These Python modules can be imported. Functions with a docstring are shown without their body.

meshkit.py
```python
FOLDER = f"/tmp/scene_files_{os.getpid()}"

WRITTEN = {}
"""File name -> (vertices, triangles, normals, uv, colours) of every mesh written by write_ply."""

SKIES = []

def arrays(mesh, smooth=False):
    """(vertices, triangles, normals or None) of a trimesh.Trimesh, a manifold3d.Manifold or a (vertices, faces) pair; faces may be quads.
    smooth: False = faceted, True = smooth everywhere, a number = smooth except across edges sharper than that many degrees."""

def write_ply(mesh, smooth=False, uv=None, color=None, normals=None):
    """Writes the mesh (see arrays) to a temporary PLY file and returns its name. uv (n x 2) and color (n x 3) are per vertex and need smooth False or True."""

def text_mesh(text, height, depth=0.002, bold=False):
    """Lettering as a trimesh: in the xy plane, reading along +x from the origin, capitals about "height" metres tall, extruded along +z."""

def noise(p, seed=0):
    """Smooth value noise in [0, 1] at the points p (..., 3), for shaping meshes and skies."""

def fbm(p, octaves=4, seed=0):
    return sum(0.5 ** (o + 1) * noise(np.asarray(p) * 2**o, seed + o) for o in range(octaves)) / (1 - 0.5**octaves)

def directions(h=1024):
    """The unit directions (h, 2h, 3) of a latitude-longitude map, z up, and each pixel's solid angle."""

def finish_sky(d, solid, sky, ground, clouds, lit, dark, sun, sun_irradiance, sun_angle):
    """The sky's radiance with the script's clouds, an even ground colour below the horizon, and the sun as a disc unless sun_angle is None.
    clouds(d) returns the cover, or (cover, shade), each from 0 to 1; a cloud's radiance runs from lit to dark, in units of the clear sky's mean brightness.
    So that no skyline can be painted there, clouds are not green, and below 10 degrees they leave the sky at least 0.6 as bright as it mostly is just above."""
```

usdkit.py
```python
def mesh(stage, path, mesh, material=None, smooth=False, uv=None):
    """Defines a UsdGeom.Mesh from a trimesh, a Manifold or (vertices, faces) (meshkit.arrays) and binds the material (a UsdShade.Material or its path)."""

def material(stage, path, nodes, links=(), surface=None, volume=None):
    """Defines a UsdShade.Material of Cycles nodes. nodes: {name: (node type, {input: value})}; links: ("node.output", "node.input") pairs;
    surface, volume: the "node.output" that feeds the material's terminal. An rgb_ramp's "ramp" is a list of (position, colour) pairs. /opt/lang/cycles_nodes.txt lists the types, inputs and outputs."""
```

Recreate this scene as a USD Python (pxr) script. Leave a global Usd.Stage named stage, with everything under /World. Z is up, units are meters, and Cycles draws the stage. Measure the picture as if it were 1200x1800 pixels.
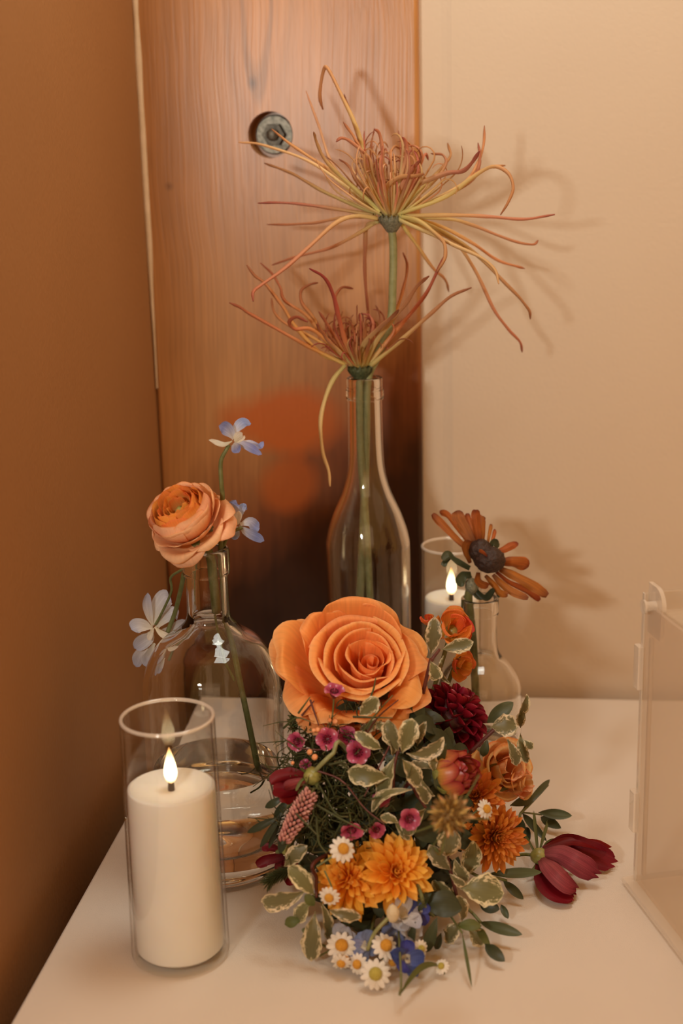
import math, random
import numpy as np, trimesh, usdkit, meshkit
import manifold3d as m3
from pxr import Usd, UsdGeom, UsdLux, UsdShade, Sdf, Gf, Vt

stage = Usd.Stage.CreateInMemory()
UsdGeom.SetStageUpAxis(stage, 'Z'); UsdGeom.SetStageMetersPerUnit(stage, 1.0)
stage.SetDefaultPrim(UsdGeom.Xform.Define(stage, '/World').GetPrim())
rng = np.random.default_rng(11)

# ---------------- camera ----------------
FPX = 2500.0
_th, _ps, _ro = np.radians([15.0, 7.0, 1.4])
CF = np.array([-np.sin(_ps)*np.cos(_th), np.cos(_ps)*np.cos(_th), -np.sin(_th)])
_R0 = np.array([np.cos(_ps), np.sin(_ps), 0.]); _U0 = np.cross(_R0, CF)
CR = _R0*np.cos(_ro) - _U0*np.sin(_ro); CU = _U0*np.cos(_ro) + _R0*np.sin(_ro)
CO = np.array([0., -1.267, 1.27])
TZ = 0.75                                   # table top height
cam = UsdGeom.Camera.Define(stage, '/World/camera')
cam.AddTransformOp().Set(Gf.Matrix4d(*CR, 0, *CU, 0, *(-CF), 0, *CO, 1))
cam.CreateFocalLengthAttr(50.0); cam.CreateHorizontalApertureAttr(24.0); cam.CreateVerticalApertureAttr(36.0)
cam.CreateFStopAttr(5.0); cam.CreateFocusDistanceAttr(1.03)
cam.CreateClippingRangeAttr((0.02, 100.0))
cam.CreateExposureAttr(0.14)

def onY(px, py, Y):
    "the point of the vertical plane y = Y that the photograph shows at (px, py)"
    d = CF + CR*(px-600)/FPX + CU*(900-py)/FPX
    return CO + d*(Y-CO[1])/d[1]
def onZ(px, py, Z=TZ):
    d = CF + CR*(px-600)/FPX + CU*(900-py)/FPX
    return CO + d*(Z-CO[2])/d[2]
def pxm(p):
    "metres per photo pixel at the distance of the point p"
    return float((np.asarray(p)-CO) @ CF)/FPX

# ---------------- light ----------------
dome = UsdLux.DomeLight.Define(stage, '/World/dome_light')
dome.CreateIntensityAttr(0.21); dome.CreateColorAttr(Gf.Vec3f(1.0, 0.46, 0.12))

def lamp(kind, name, pos, target, power, color, **size):
    L = kind.Define(stage, '/World/'+name)
    z = np.asarray(pos, float)-np.asarray(target, float); z /= np.linalg.norm(z)
    x = np.cross([0, 0, 1.], z); x = x/np.linalg.norm(x) if np.linalg.norm(x) > 1e-6 else np.array([1., 0, 0]); y = np.cross(z, x)
    L.AddTransformOp().Set(Gf.Matrix4d(*x, 0, *y, 0, *z, 0, *pos, 1))
    L.CreateIntensityAttr(power); L.CreateColorAttr(Gf.Vec3f(*color))
    for k, v in size.items(): getattr(L, f'Create{k}Attr')(v)
    return L
# the photographer's flash just left of the camera with its head tilted up, an added panel for its ceiling bounce, an added far panel for fill and sheen
lamp(UsdLux.DiskLight, 'flash_light', (-0.37, -1.30, 1.33), (-0.12, -0.45, 2.05), 235.0, (0.97, 1.0, 0.93), Radius=0.055)
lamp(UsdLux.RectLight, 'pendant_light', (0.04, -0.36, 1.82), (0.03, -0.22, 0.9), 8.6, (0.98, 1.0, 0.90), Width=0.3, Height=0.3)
lamp(UsdLux.RectLight, 'window_light', (0.3, -4.2, 2.15), (0.0, 0.0, 1.3), 0.6, (1.0, 0.7, 0.45), Width=2.6, Height=1.3)
# ---------------- helpers: naming and prims ----------------
_used = {}
def numbered(parent, name):
    k = (parent, name); n = _used.get(k, 0); _used[k] = n+1
    return name if n == 0 else f'{name}_{n:03d}'
def setdata(prim, **kw):
    for k, v in kw.items():
        if v: prim.SetCustomDataByKey(k, v)
class Node:
    def __init__(s, path, base): s.path, s.base = path, np.asarray(base, float)
    def prim(s): return stage.GetPrimAtPath(s.path)
def thing(name, label, cat, base=(0, 0, 0), group=None):
    path = '/World/'+numbered('/World', name)
    x = UsdGeom.Xform.Define(stage, path); x.AddTranslateOp().Set(Gf.Vec3d(*map(float, base)))
    setdata(x.GetPrim(), label=label, category=cat, group=group)
    return Node(path, base)
def put(name, mesh, mat, parent=None, label=None, smooth=True, uv=None, kind=None, cat=None, group=None):
    "one Mesh prim; vertices in world metres; under parent, or top level"
    pp = parent.path if parent else '/World'
    path = pp+'/'+numbered(pp, name)
    if isinstance(mesh, (tuple, list)) and len(mesh) == 3: mesh, uv = (mesh[0], mesh[1]), mesh[2]
    v, f, _ = meshkit.arrays(mesh)
    base = parent.base if parent else np.zeros(3)
    m = usdkit.mesh(stage, path, (v-base, f), M[mat] if isinstance(mat, str) else mat, smooth=smooth, uv=uv)
    setdata(m.GetPrim(), label=label, kind=kind, category=cat, group=group)
    return Node(path, base)
def copy_of(src, name, label, cat, matrix, group=None):
    "another thing of the same make: references src, placed by a 4x4 matrix that acts on src's own coordinates"
    path = '/World/'+numbered('/World', name)
    x = UsdGeom.Xform.Define(stage, path); p = x.GetPrim()
    p.GetReferences().AddInternalReference(Sdf.Path(src.path))
    x.ClearXformOpOrder()
    op = x.AddTransformOp(); op.Set(Gf.Matrix4d(*np.asarray(matrix, float).T.ravel())); x.SetXformOpOrder([op])
    p.SetInstanceable(True)
    setdata(p, label=label, category=cat, group=group)
    return Node(path, (0, 0, 0))

# ---------------- helpers: geometry ----------------
def nrm(v): v = np.asarray(v, float); return v/max(np.linalg.norm(v), 1e-12)
def frame(z, up=(0, 0, 1)):
    "3x3, columns x, y, z, with the given z"
    z = nrm(z); x = np.cross(up, z)
    if np.linalg.norm(x) < 1e-4: x = np.cross((1, 0, 0), z)
    x = nrm(x); return np.stack([x, np.cross(z, x), z], 1)
def join(ms):
    V, F, U, n = [], [], [], 0
    for m in ms:
        V.append(m[0]); F.append(np.asarray(m[1])+n); n += len(m[0])
        if len(m) > 2: U.append(m[2])
    return (np.vstack(V), np.vstack(F), np.vstack(U)) if U else (np.vstack(V), np.vstack(F))
def grid(P, wrap=False):
    "P (n, m, 3) -> triangles with uv = (u along n, v across m)"
    n, m = P.shape[:2]
    i, j = np.meshgrid(np.arange(n-1), np.arange(m if wrap else m-1), indexing='ij')
    a = i*m+j; b = i*m+(j+1) % m; c = (i+1)*m+(j+1) % m; d = (i+1)*m+j
    F = np.concatenate([np.stack([a, b, c], -1).reshape(-1, 3), np.stack([a, c, d], -1).reshape(-1, 3)])
    u, v = np.meshgrid(np.linspace(0, 1, n), np.linspace(0, 1, m), indexing='ij')
    return P.reshape(-1, 3), F, np.stack([u, v], -1).reshape(-1, 2)
def lathe(prof, at, n=72, closed=False):
    "prof: (r, z) pairs; r = 0 at an end closes it"
    p = np.asarray(prof, float); a = np.linspace(0, 2*np.pi, n, endpoint=False)
    if closed: p = np.vstack([p, p[:1]])
    P = np.stack([p[:, None, 0]*np.cos(a), p[:, None, 0]*np.sin(a), np.repeat(p[:, 1:2], n, 1)], -1)
    v, f, _ = grid(P, wrap=True)
    t = trimesh.Trimesh(v, f, process=False); t.merge_vertices(digits_vertex=7)
    t.update_faces(t.nondegenerate_faces()); t.remove_unreferenced_vertices()
    return np.asarray(t.vertices)+np.asarray(at, float), np.asarray(t.faces)
def spline(pts, n):
    "Catmull-Rom through the points, n samples"
    p = np.asarray(pts, float)
    if len(p) == 2: return p[0]+(p[1]-p[0])*np.linspace(0, 1, n)[:, None]
    q = np.vstack([2*p[0]-p[1], p, 2*p[-1]-p[-2]])
    t = np.linspace(0, len(p)-1-1e-9, n); i = t.astype(int); t = (t-i)[:, None]
    a, b, c, d = q[i], q[i+1], q[i+2], q[i+3]
    return .5*(2*b+(c-a)*t+(2*a-5*b+4*c-d)*t*t+(3*b-a-3*c+d)*t**3)
def frames(C):
    "parallel-transported normals along a curve"
    T = np.gradient(C, axis=0); T /= np.maximum(np.linalg.norm(T, axis=1, keepdims=True), 1e-12)
    n0 = np.cross(T[0], [0.31, 0.22, 0.92]); n0 = nrm(n0); N = [n0]
    for k in range(1, len(C)):
        n0 = nrm(n0-T[k]*(n0@T[k])); N.append(n0)
    N = np.array(N); return T, N, np.cross(T, N)
def tube(C, r, sides=7, flat=1.0, cap=True):
    "swept tube; r a number or one per sample; flat < 1 squashes it"
    C = np.asarray(C, float); n = len(C); r = np.broadcast_to(r, n)
    T, N, B = frames(C); a = np.linspace(0, 2*np.pi, sides, endpoint=False)
    P = C[:, None]+r[:, None, None]*(np.cos(a)[None, :, None]*N[:, None]+flat*np.sin(a)[None, :, None]*B[:, None])
    v, f, uv = grid(P, wrap=True)
    if cap:
        k = len(v); e = (n-1)*sides; s = np.arange(sides)
        v = np.vstack([v, C[0], C[-1]])
        f = np.vstack([f, np.stack([np.full(sides, k), (s+1) % sides, s], 1), np.stack([np.full(sides, k+1), e+s, e+(s+1) % sides], 1)])
        uv = np.vstack([uv, [0, .5], [1, .5]])
    return v, f, uv
def blade(C, side, w, cup=0.0, nu=None, nv=5, ruffle=0.0, seed=0, normal=None, thick=0.0):
    """A leaf or petal: centre line C, side vectors (one or per sample), half width w per sample.
    cup lifts the edges along the normal (fraction of the half width)."""
    C = np.asarray(C, float); n = len(C)
    T = np.gradient(C, axis=0); T /= np.maximum(np.linalg.norm(T, axis=1, keepdims=True), 1e-12)
    S = np.broadcast_to(np.asarray(side, float), (n, 3)); S = S-T*np.sum(S*T, 1, keepdims=True); S = S/np.maximum(np.linalg.norm(S, axis=1, keepdims=True), 1e-12)
    N = np.cross(T, S)
    v = np.linspace(-1, 1, nv); w = np.broadcast_to(w, n); cup = np.broadcast_to(cup, n)
    P = C[:, None]+(w[:, None]*v)[..., None]*S[:, None]+(cup[:, None]*w[:, None]*v**2)[..., None]*N[:, None]
    if ruffle:
        q = np.stack([np.linspace(0, 3, n)[:, None]+0*v, 1.3*np.sign(v)*np.abs(v)+0*w[:, None], np.full((n, nv), seed*1.7)], -1)
        P = P+(ruffle*w.max()*(meshkit.noise(q*1.6, seed)-.5)*np.abs(v)**1.5)[..., None]*N[:, None]
    return grid(P)
def leafw(n, width, base=.12, peak=.45, tip=.02, sharp=1.0):
    "half-width profile of a leaf"
    u = np.linspace(0, 1, n); a = peak/(1-peak)
    s = np.clip(u, 1e-4, 1-1e-4)**(a*sharp)*(1-np.clip(u, 1e-4, 1-1e-4))**sharp
    s = s/s.max()
    return width*(np.maximum(s, base*(u < peak)*(1-u/peak)+0) + tip*0)
def rbox(x0, y0, z0, x1, y1, z1, r=.002):
    c = [m3.Manifold.sphere(r, 12).translate((x, y, z)) for x in (x0+r, x1-r) for y in (y0+r, y1-r) for z in (z0+r, z1-r)]
    return meshkit.arrays(m3.Manifold.batch_hull(c))[:2]
def blob(center, radii, seed=0, amp=.1, freq=2., sub=3, R=None):
    s = trimesh.creation.icosphere(sub); v = np.array(s.vertices)
    v = v*(1+amp*2*(meshkit.fbm(v*freq+seed*3.1, 3, seed)-.5))[:, None]*np.asarray(radii)
    if R is not None: v = v@R.T
    return v+np.asarray(center), np.array(s.faces)

# ---------------- materials ----------------
UsdGeom.Scope.Define(stage, '/World/Looks')
M = {}
def mat(name, nodes, links, surface, volume=None):
    M[name] = usdkit.material(stage, '/World/Looks/'+name, nodes, links, surface=surface, volume=volume)
def plain(name, col, rough=.5, **kw):
    mat(name, {'p': ('principled_bsdf', {'base_color': col, 'roughness': rough, **kw})}, [], 'p.BSDF')
def speckled(name, c1, c2, scale, rough=.6, bump=0., bscale=None, detail=3, **kw):
    "noise between two colours, with a fine bump"
    n = {'g': ('geometry', {}), 'n': ('noise_texture', {'scale': scale, 'detail': detail}), 'r': ('rgb_ramp', {'ramp': [(.3, c1), (.7, c2)]}),
         'p': ('principled_bsdf', {'roughness': rough, **kw})}
    l = [('g.position', 'n.vector'), ('n.fac', 'r.fac'), ('r.color', 'p.base_color')]
    if bump:
        n['n2'] = ('noise_texture', {'scale': bscale or scale*4, 'detail': 2}); n['b'] = ('bump', {'strength': bump, 'distance': .001})
        l += [('g.position', 'n2.vector'), ('n2.fac', 'b.height'), ('b.normal', 'p.normal')]
    mat(name, n, l, 'p.BSDF')
def petal(name, ramp, trans=.3, rough=.55, veins=.25, vscale=14, edge=None, sat=.0, tcol=None, spec=.25, hue=.012, val=.14, mottle=.0):
    """Petal or leaf: colour ramp along u, veins along it, tone varied from piece to piece, light passing through.
    edge = (colour, width, raggedness): another colour along the rim."""
    n = {'uv': ('texture_coordinate', {}), 's': ('separate_xyz', {}), 'r': ('rgb_ramp', {'ramp': ramp}),
         'm': ('mapping', {'scale': (1.2, vscale, 1.)}), 'vn': ('noise_texture', {'scale': 1.0, 'detail': 3}),
         'vr': ('map_range', {'from_min': .3, 'from_max': .7, 'to_min': 1-veins, 'to_max': 1+veins*.5, 'clamp': True}),
         'vc': ('combine_color', {}), 'mul': ('mix_color', {'blend_type': 'multiply', 'fac': 1., 'use_clamp': False}),
         'oi': ('object_info', {}), 'hv': ('map_range', {'to_min': .5-hue, 'to_max': .5+hue}), 'vv': ('map_range', {'to_min': 1-val, 'to_max': 1+val}),
         'w': ('math', {'math_type': 'multiply', 'value2': 7.31}), 'fr': ('math', {'math_type': 'fraction'}),
         'h': ('hsv', {'saturation': 1+sat}), 'p': ('principled_bsdf', {'roughness': rough, 'specular_ior_level': spec}),
         't': ('translucent_bsdf', {}), 'mix': ('mix_closure', {'fac': trans})}
    l = [('uv.UV', 's.vector'), ('s.x', 'r.fac'), ('uv.UV', 'm.vector'), ('m.vector', 'vn.vector'), ('vn.fac', 'vr.value'),
         ('vr.result', 'vc.r'), ('vr.result', 'vc.g'), ('vr.result', 'vc.b'), ('vc.color', 'mul.b'),
         ('oi.random', 'hv.value'), ('oi.random', 'w.value1'), ('w.value', 'fr.value1'), ('fr.value', 'vv.value'),
         ('hv.result', 'h.hue'), ('vv.result', 'h.value'), ('mul.result', 'h.color'), ('h.color', 'p.base_color'), ('h.color', 't.color'),
         ('p.BSDF', 'mix.closure1'), ('t.BSDF', 'mix.closure2')]
    src = 'r.color'
    if edge:
        col, width, rag = edge
        n.update({'ev': ('math', {'math_type': 'multiply_add', 'value2': 2., 'value3': -1.}), 'ea': ('math', {'math_type': 'absolute'}),
                  'ut': ('map_range', {'from_min': .8, 'from_max': 1.0, 'to_min': 0., 'to_max': 1., 'clamp': True}),
                  'em': ('math', {'math_type': 'maximum'}),
                  'op': ('vector_math', {'math_type': 'add'}), 'ow': ('combine_color', {}), 'os': ('mapping', {'scale': (1., 1., 9.)}), 'en': ('noise_texture', {'scale': 4.2, 'detail': 4, 'roughness': .65}), 'es': ('math', {'math_type': 'multiply_add', 'value2': rag, 'value3': -.5*rag}),
                  'eo': ('math', {'math_type': 'add'}), 'er': ('map_range', {'from_min': 1-width-.05, 'from_max': 1-width+.05, 'clamp': True}), 'emix': ('mix_color', {'b': col}),
                  'ex': ('mapping', {'scale': (2.2, 3.0, 1.)})})
        l += [('s.y', 'ev.value1'), ('ev.value', 'ea.value1'), ('s.x', 'ut.value'), ('ea.value', 'em.value1'), ('ut.result', 'em.value2'),
              ('uv.UV', 'ex.vector'), ('ex.vector', 'op.vector1'), ('ow.color', 'op.vector2'), ('oi.random', 'ow.r'), ('oi.random', 'ow.b'), ('op.vector', 'os.vector'), ('os.vector', 'en.vector'), ('en.fac', 'es.value1'), ('em.value', 'eo.value1'), ('es.value', 'eo.value2'),
              ('eo.value', 'er.value'), ('er.result', 'emix.fac'), ('r.color', 'emix.a')]
        src = 'emix.result'
    if mottle:
        n.update({'g2': ('geometry', {}), 'mn': ('noise_texture', {'scale': 260, 'detail': 3}), 'mr': ('map_range', {'from_min': .6, 'from_max': .72, 'to_min': 1., 'to_max': 1-mottle, 'clamp': True}),
                  'mc': ('combine_color', {}), 'mm': ('mix_color', {'blend_type': 'multiply', 'fac': 1.})})
        l += [('g2.position', 'mn.vector'), ('mn.fac', 'mr.value'), ('mr.result', 'mc.r'), ('mr.result', 'mc.g'), ('mr.result', 'mc.b'), (src, 'mm.a'), ('mc.color', 'mm.b')]
        src = 'mm.result'
    l.append((src, 'mul.a'))
    mat(name, n, l, 'mix.closure')

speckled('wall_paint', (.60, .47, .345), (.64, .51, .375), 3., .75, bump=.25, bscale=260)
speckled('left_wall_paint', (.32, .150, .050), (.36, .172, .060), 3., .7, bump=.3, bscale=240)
speckled('floor_wood', (.08, .04, .02), (.14, .07, .035), 4., .5)
speckled('ceiling_paint', (.7, .62, .5), (.74, .66, .54), 2., .8)
speckled('trim_paint', (.62, .47, .30), (.74, .58, .40), 60., .6)
speckled('cloth', (.70, .625, .54), (.74, .66, .575), 9., .85, bump=.35, bscale=1500, sheen_weight=.15)
speckled('table_wood', (.10, .05, .025), (.16, .09, .045), 6., .5)
# varnished timber: upright grain, a pointed growth ring at the top, small dark knots, a satin coat
def post_material():
    n = {'g': ('geometry', {}), 'dn': ('noise_texture', {'scale': 5., 'detail': 2}), 'dm': ('vector_math', {'math_type': 'scale', 'scale': .022}), 'da': ('vector_math', {'math_type': 'add'}),
     'm': ('mapping', {'scale': (30., 40., 1.1)}), 'n1': ('noise_texture', {'scale': 1., 'detail': 5, 'roughness': .6}),
     'm2': ('mapping', {'scale': (420., 300., 7.)}), 'n2': ('noise_texture', {'scale': 1., 'detail': 3}),
     'm3': ('mapping', {'scale': (9., 9., 4.5)}), 'n3': ('noise_texture', {'scale': 1., 'detail': 3}),
     'r1': ('rgb_ramp', {'ramp': [(.2, (.42, .176, .052)), (.5, (.50, .228, .074)), (.8, (.56, .27, .095))]}),
     'v2': ('map_range', {'from_min': .3, 'from_max': .7, 'to_min': .86, 'to_max': 1.08, 'clamp': True}), 'v3': ('map_range', {'from_min': .3, 'from_max': .7, 'to_min': .74, 'to_max': 1.1, 'clamp': True}),
     'vv': ('math', {'math_type': 'multiply'}), 'c2': ('combine_color', {}), 'x': ('mix_color', {'blend_type': 'multiply', 'fac': 1., 'use_clamp': False}),
     'b': ('bump', {'strength': .25, 'distance': .0008}), 'p': ('principled_bsdf', {'roughness': .34, 'ior': 1.5, 'specular_ior_level': .42})}
    l = [('g.position', 'dn.vector'), ('dn.color', 'dm.vector1'), ('g.position', 'da.vector1'), ('dm.vector', 'da.vector2'), ('da.vector', 'm.vector'), ('m.vector', 'n1.vector'), ('n1.fac', 'r1.fac'),
     ('da.vector', 'm2.vector'), ('m2.vector', 'n2.vector'), ('n2.fac', 'v2.value'), ('da.vector', 'm3.vector'), ('m3.vector', 'n3.vector'), ('n3.fac', 'v3.value'), ('v2.result', 'vv.value1'), ('v3.result', 'vv.value2'),
     ('r1.color', 'x.a'), ('c2.color', 'x.b'), ('x.result', 'p.base_color'), ('n2.fac', 'b.height'), ('b.normal', 'p.normal')]
    last = 'vv.value'
    # (photo point, half width, half height, inner, outer, darkening): rings of the grain and knots
    for i, (px, py, a, b_, r0, r1, low) in enumerate([(466,-120,.0145,.125,.86,1.0,.70), (466,-160,.030,.185,.93,1.0,.88), (466,128,.0055,.008,0.,1.,.45), (247,240,.010,.011,0.,1.,.55), (322,302,.005,.005,0.,1.,.6), (545,265,.008,.016,0.,1.,.75), (262,255,.020,.020,0.,1.,.82)]):
        q = onY(px, py, 0.)
        n[f'km{i}'] = ('mapping', {'mapping_type': 'point', 'location': (-q[0]/a, 0, -q[2]/b_), 'scale': (1/a, 0., 1/b_)}); n[f'kl{i}'] = ('vector_math', {'math_type': 'length'})
        ring = r0 > 0
        n[f'kr{i}'] = ('rgb_ramp', {'ramp': [(0, (1, 1, 1)), (max(r0-.12, .01)/2, (1, 1, 1)), (r0/2+.01, (low,)*3), (r1/2, (low,)*3), (r1/2+.05, (1, 1, 1)), (1, (1, 1, 1))] if ring else [(0, (low,)*3), (.3, (.5+.5*low,)*3), (.6, (1, 1, 1)), (1, (1, 1, 1))]})
        n[f'ks{i}'] = ('math', {'math_type': 'multiply', 'value2': .5 if ring else .6}); n[f'kx{i}'] = ('math', {'math_type': 'multiply'}); n[f'kb{i}'] = ('rgb_to_bw', {})
        l += [('da.vector', f'km{i}.vector'), (f'km{i}.vector', f'kl{i}.vector1'), (f'kl{i}.value', f'ks{i}.value1'), (f'ks{i}.value', f'kr{i}.fac'), (f'kr{i}.color', f'kb{i}.color'), (f'kb{i}.val', f'kx{i}.value1'), (last, f'kx{i}.value2')]
        last = f'kx{i}.value'
    l += [(last, 'c2.r'), (last, 'c2.g'), (last, 'c2.b')]
    # the lower half was stained almost black-brown, with a ragged edge along the grain; two orange patches are flower reflections painted into the wood
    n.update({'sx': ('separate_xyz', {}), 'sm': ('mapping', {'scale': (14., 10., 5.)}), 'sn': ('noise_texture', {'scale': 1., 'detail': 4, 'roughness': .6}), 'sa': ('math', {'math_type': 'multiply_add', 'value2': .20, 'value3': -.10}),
              'sb': ('math', {'math_type': 'add'}), 'sxm': ('math', {'math_type': 'multiply_add', 'value2': -.9, 'value3': -.18}), 'sc': ('math', {'math_type': 'add'}),  # darker to the right, partly the mums' shadow put into the colour
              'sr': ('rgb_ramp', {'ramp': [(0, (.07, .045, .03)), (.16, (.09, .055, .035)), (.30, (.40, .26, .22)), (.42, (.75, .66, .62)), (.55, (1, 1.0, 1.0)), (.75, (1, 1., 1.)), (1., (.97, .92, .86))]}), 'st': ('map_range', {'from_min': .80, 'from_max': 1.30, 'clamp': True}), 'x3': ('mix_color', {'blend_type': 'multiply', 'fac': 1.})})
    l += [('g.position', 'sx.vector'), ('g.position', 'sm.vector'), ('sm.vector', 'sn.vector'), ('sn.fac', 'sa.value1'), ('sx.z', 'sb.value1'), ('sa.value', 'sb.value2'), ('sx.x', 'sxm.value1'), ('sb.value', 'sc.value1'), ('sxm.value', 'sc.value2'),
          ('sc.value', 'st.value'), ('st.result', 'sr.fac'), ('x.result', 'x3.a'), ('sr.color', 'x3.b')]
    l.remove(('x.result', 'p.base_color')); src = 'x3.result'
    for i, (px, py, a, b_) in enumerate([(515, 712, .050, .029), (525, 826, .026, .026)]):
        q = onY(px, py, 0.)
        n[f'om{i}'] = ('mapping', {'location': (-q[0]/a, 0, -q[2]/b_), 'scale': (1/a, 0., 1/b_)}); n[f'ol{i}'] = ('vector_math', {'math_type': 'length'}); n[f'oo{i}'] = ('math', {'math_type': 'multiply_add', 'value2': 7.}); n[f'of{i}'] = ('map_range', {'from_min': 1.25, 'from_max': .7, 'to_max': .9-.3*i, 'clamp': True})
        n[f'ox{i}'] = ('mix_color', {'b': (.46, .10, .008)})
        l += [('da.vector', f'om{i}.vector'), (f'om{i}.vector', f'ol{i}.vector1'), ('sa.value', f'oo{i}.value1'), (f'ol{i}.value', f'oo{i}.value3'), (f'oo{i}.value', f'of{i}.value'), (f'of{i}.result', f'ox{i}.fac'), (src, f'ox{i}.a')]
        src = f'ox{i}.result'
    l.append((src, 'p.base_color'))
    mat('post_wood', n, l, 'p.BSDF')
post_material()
speckled('old_steel', (.10, .085, .062), (.26, .215, .16), 300., .45, metallic=.6)
speckled('dark_steel', (.05, .042, .03), (.15, .125, .09), 400., .5, metallic=.5)
mat('clear_glass', {'p': ('glass_bsdf', {'color': (.995, .995, .99), 'roughness': 0., 'IOR': 1.5})}, [], 'p.BSDF')
mat('water', {'p': ('glass_bsdf', {'color': (.985, .985, .97), 'roughness': 0., 'IOR': 1.33})}, [], 'p.BSDF')
def thin(name, tint, ior, body=0., bcol=(.8, .72, .62), rimc=None):
    "thin clear sheet: light passes straight, the surface mirrors by fresnel, with a faint milky body"
    mat(name, {'tr': ('rgb_ramp', {'ramp': [(0, tint), (.72, tint), (.95, rimc or tint), (1, rimc or tint)]}), 't': ('transparent_bsdf', {}), 'd': ('diffuse_bsdf', {'color': bcol}), 'b': ('mix_closure', {'fac': body}), 'g': ('glossy_bsdf', {'roughness': .02, 'color': (1, 1, 1)}), 'f': ('layer_weight', {'blend': .5}), 'fp': ('math', {'math_type': 'power', 'value2': 4.}), 'fm': ('math', {'math_type': 'multiply_add', 'value2': .75, 'value3': ior, 'use_clamp': True}), 'm': ('mix_closure', {})},
        [('f.facing', 'tr.fac'), ('tr.color', 't.color'), ('t.BSDF', 'b.closure1'), ('d.BSDF', 'b.closure2'), ('b.closure', 'm.closure1'), ('g.BSDF', 'm.closure2'), ('f.facing', 'fp.value1'), ('fp.value', 'fm.value1'), ('fm.value', 'm.fac')], 'm.closure')
thin('cylinder_glass', (.985, .985, .975), .035, 0., (.8, .7, .6), (.50, .42, .34))
thin('rim_glass', (.97, .96, .94), .10, .42, (.9, .82, .72))
thin('acrylic', (.97, .96, .94), .05, .06, (.95, .88, .78), (.72, .62, .54))
thin('acrylic_edge', (.95, .93, .90), .06, .34, (.97, .90, .80), (.75, .66, .58))
# ---------------- the room ----------------
def slab(name, x0, y0, z0, x1, y1, z1, m):
    b = trimesh.creation.box(bounds=[(x0, y0, z0), (x1, y1, z1)])
    return put(name, b, m, smooth=False, kind='structure')
XL = -0.3255                                 # left wall
slab('floor', -3, -5.1, -.05, 2.2, .15, 0., 'floor_wood')
PY = 0.0                                     # face of the post
PX0, PX1 = XL+.0005, onY(737, 300, PY)[0]
WY = 0.012                                   # face of the drywall
XS = onY(791, 500, WY)[0]                     # where the drywall steps back beside the post
slab('wall_front', -3, -5.1, 0., 2.2, -5.0, 1.15, 'floor_wood')       # low dark wall added behind the camera to darken the post's reflections
wb = trimesh.creation.extrude_polygon(__import__('shapely').Polygon([(XL-.1, WY+.05), (PX1-.006, WY+.05), (PX1-.006, WY+.0014), (XS-.007, WY+.0014), (XS-.002, WY+.0008), (XS+.002, WY), (2.2, WY), (2.2, WY+.12), (XL-.1, WY+.12)]), 2.6)
put('wall_back', wb, 'wall_paint', smooth=False, kind='structure')
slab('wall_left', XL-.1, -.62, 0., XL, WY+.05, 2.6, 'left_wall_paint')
PY = 0.0                                     # face of the post
# bead of paint and caulk down the joint of post and left wall
zz = np.linspace(1.045, 2.6, 200)
bead = np.stack([XL+.0022+.0006*(meshkit.noise(np.stack([zz*22, zz*0, zz*0], -1))-.5), np.full_like(zz, PY-.0015), zz], 1)
put('trim_1', tube(bead, np.clip((zz-1.04)/.16, .25, 1)*(.0031+.0012*(meshkit.noise(np.stack([zz*30, zz*0+4, zz*0], -1), 3)-.5)), 8)[:2], 'trim_paint', kind='structure')

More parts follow.
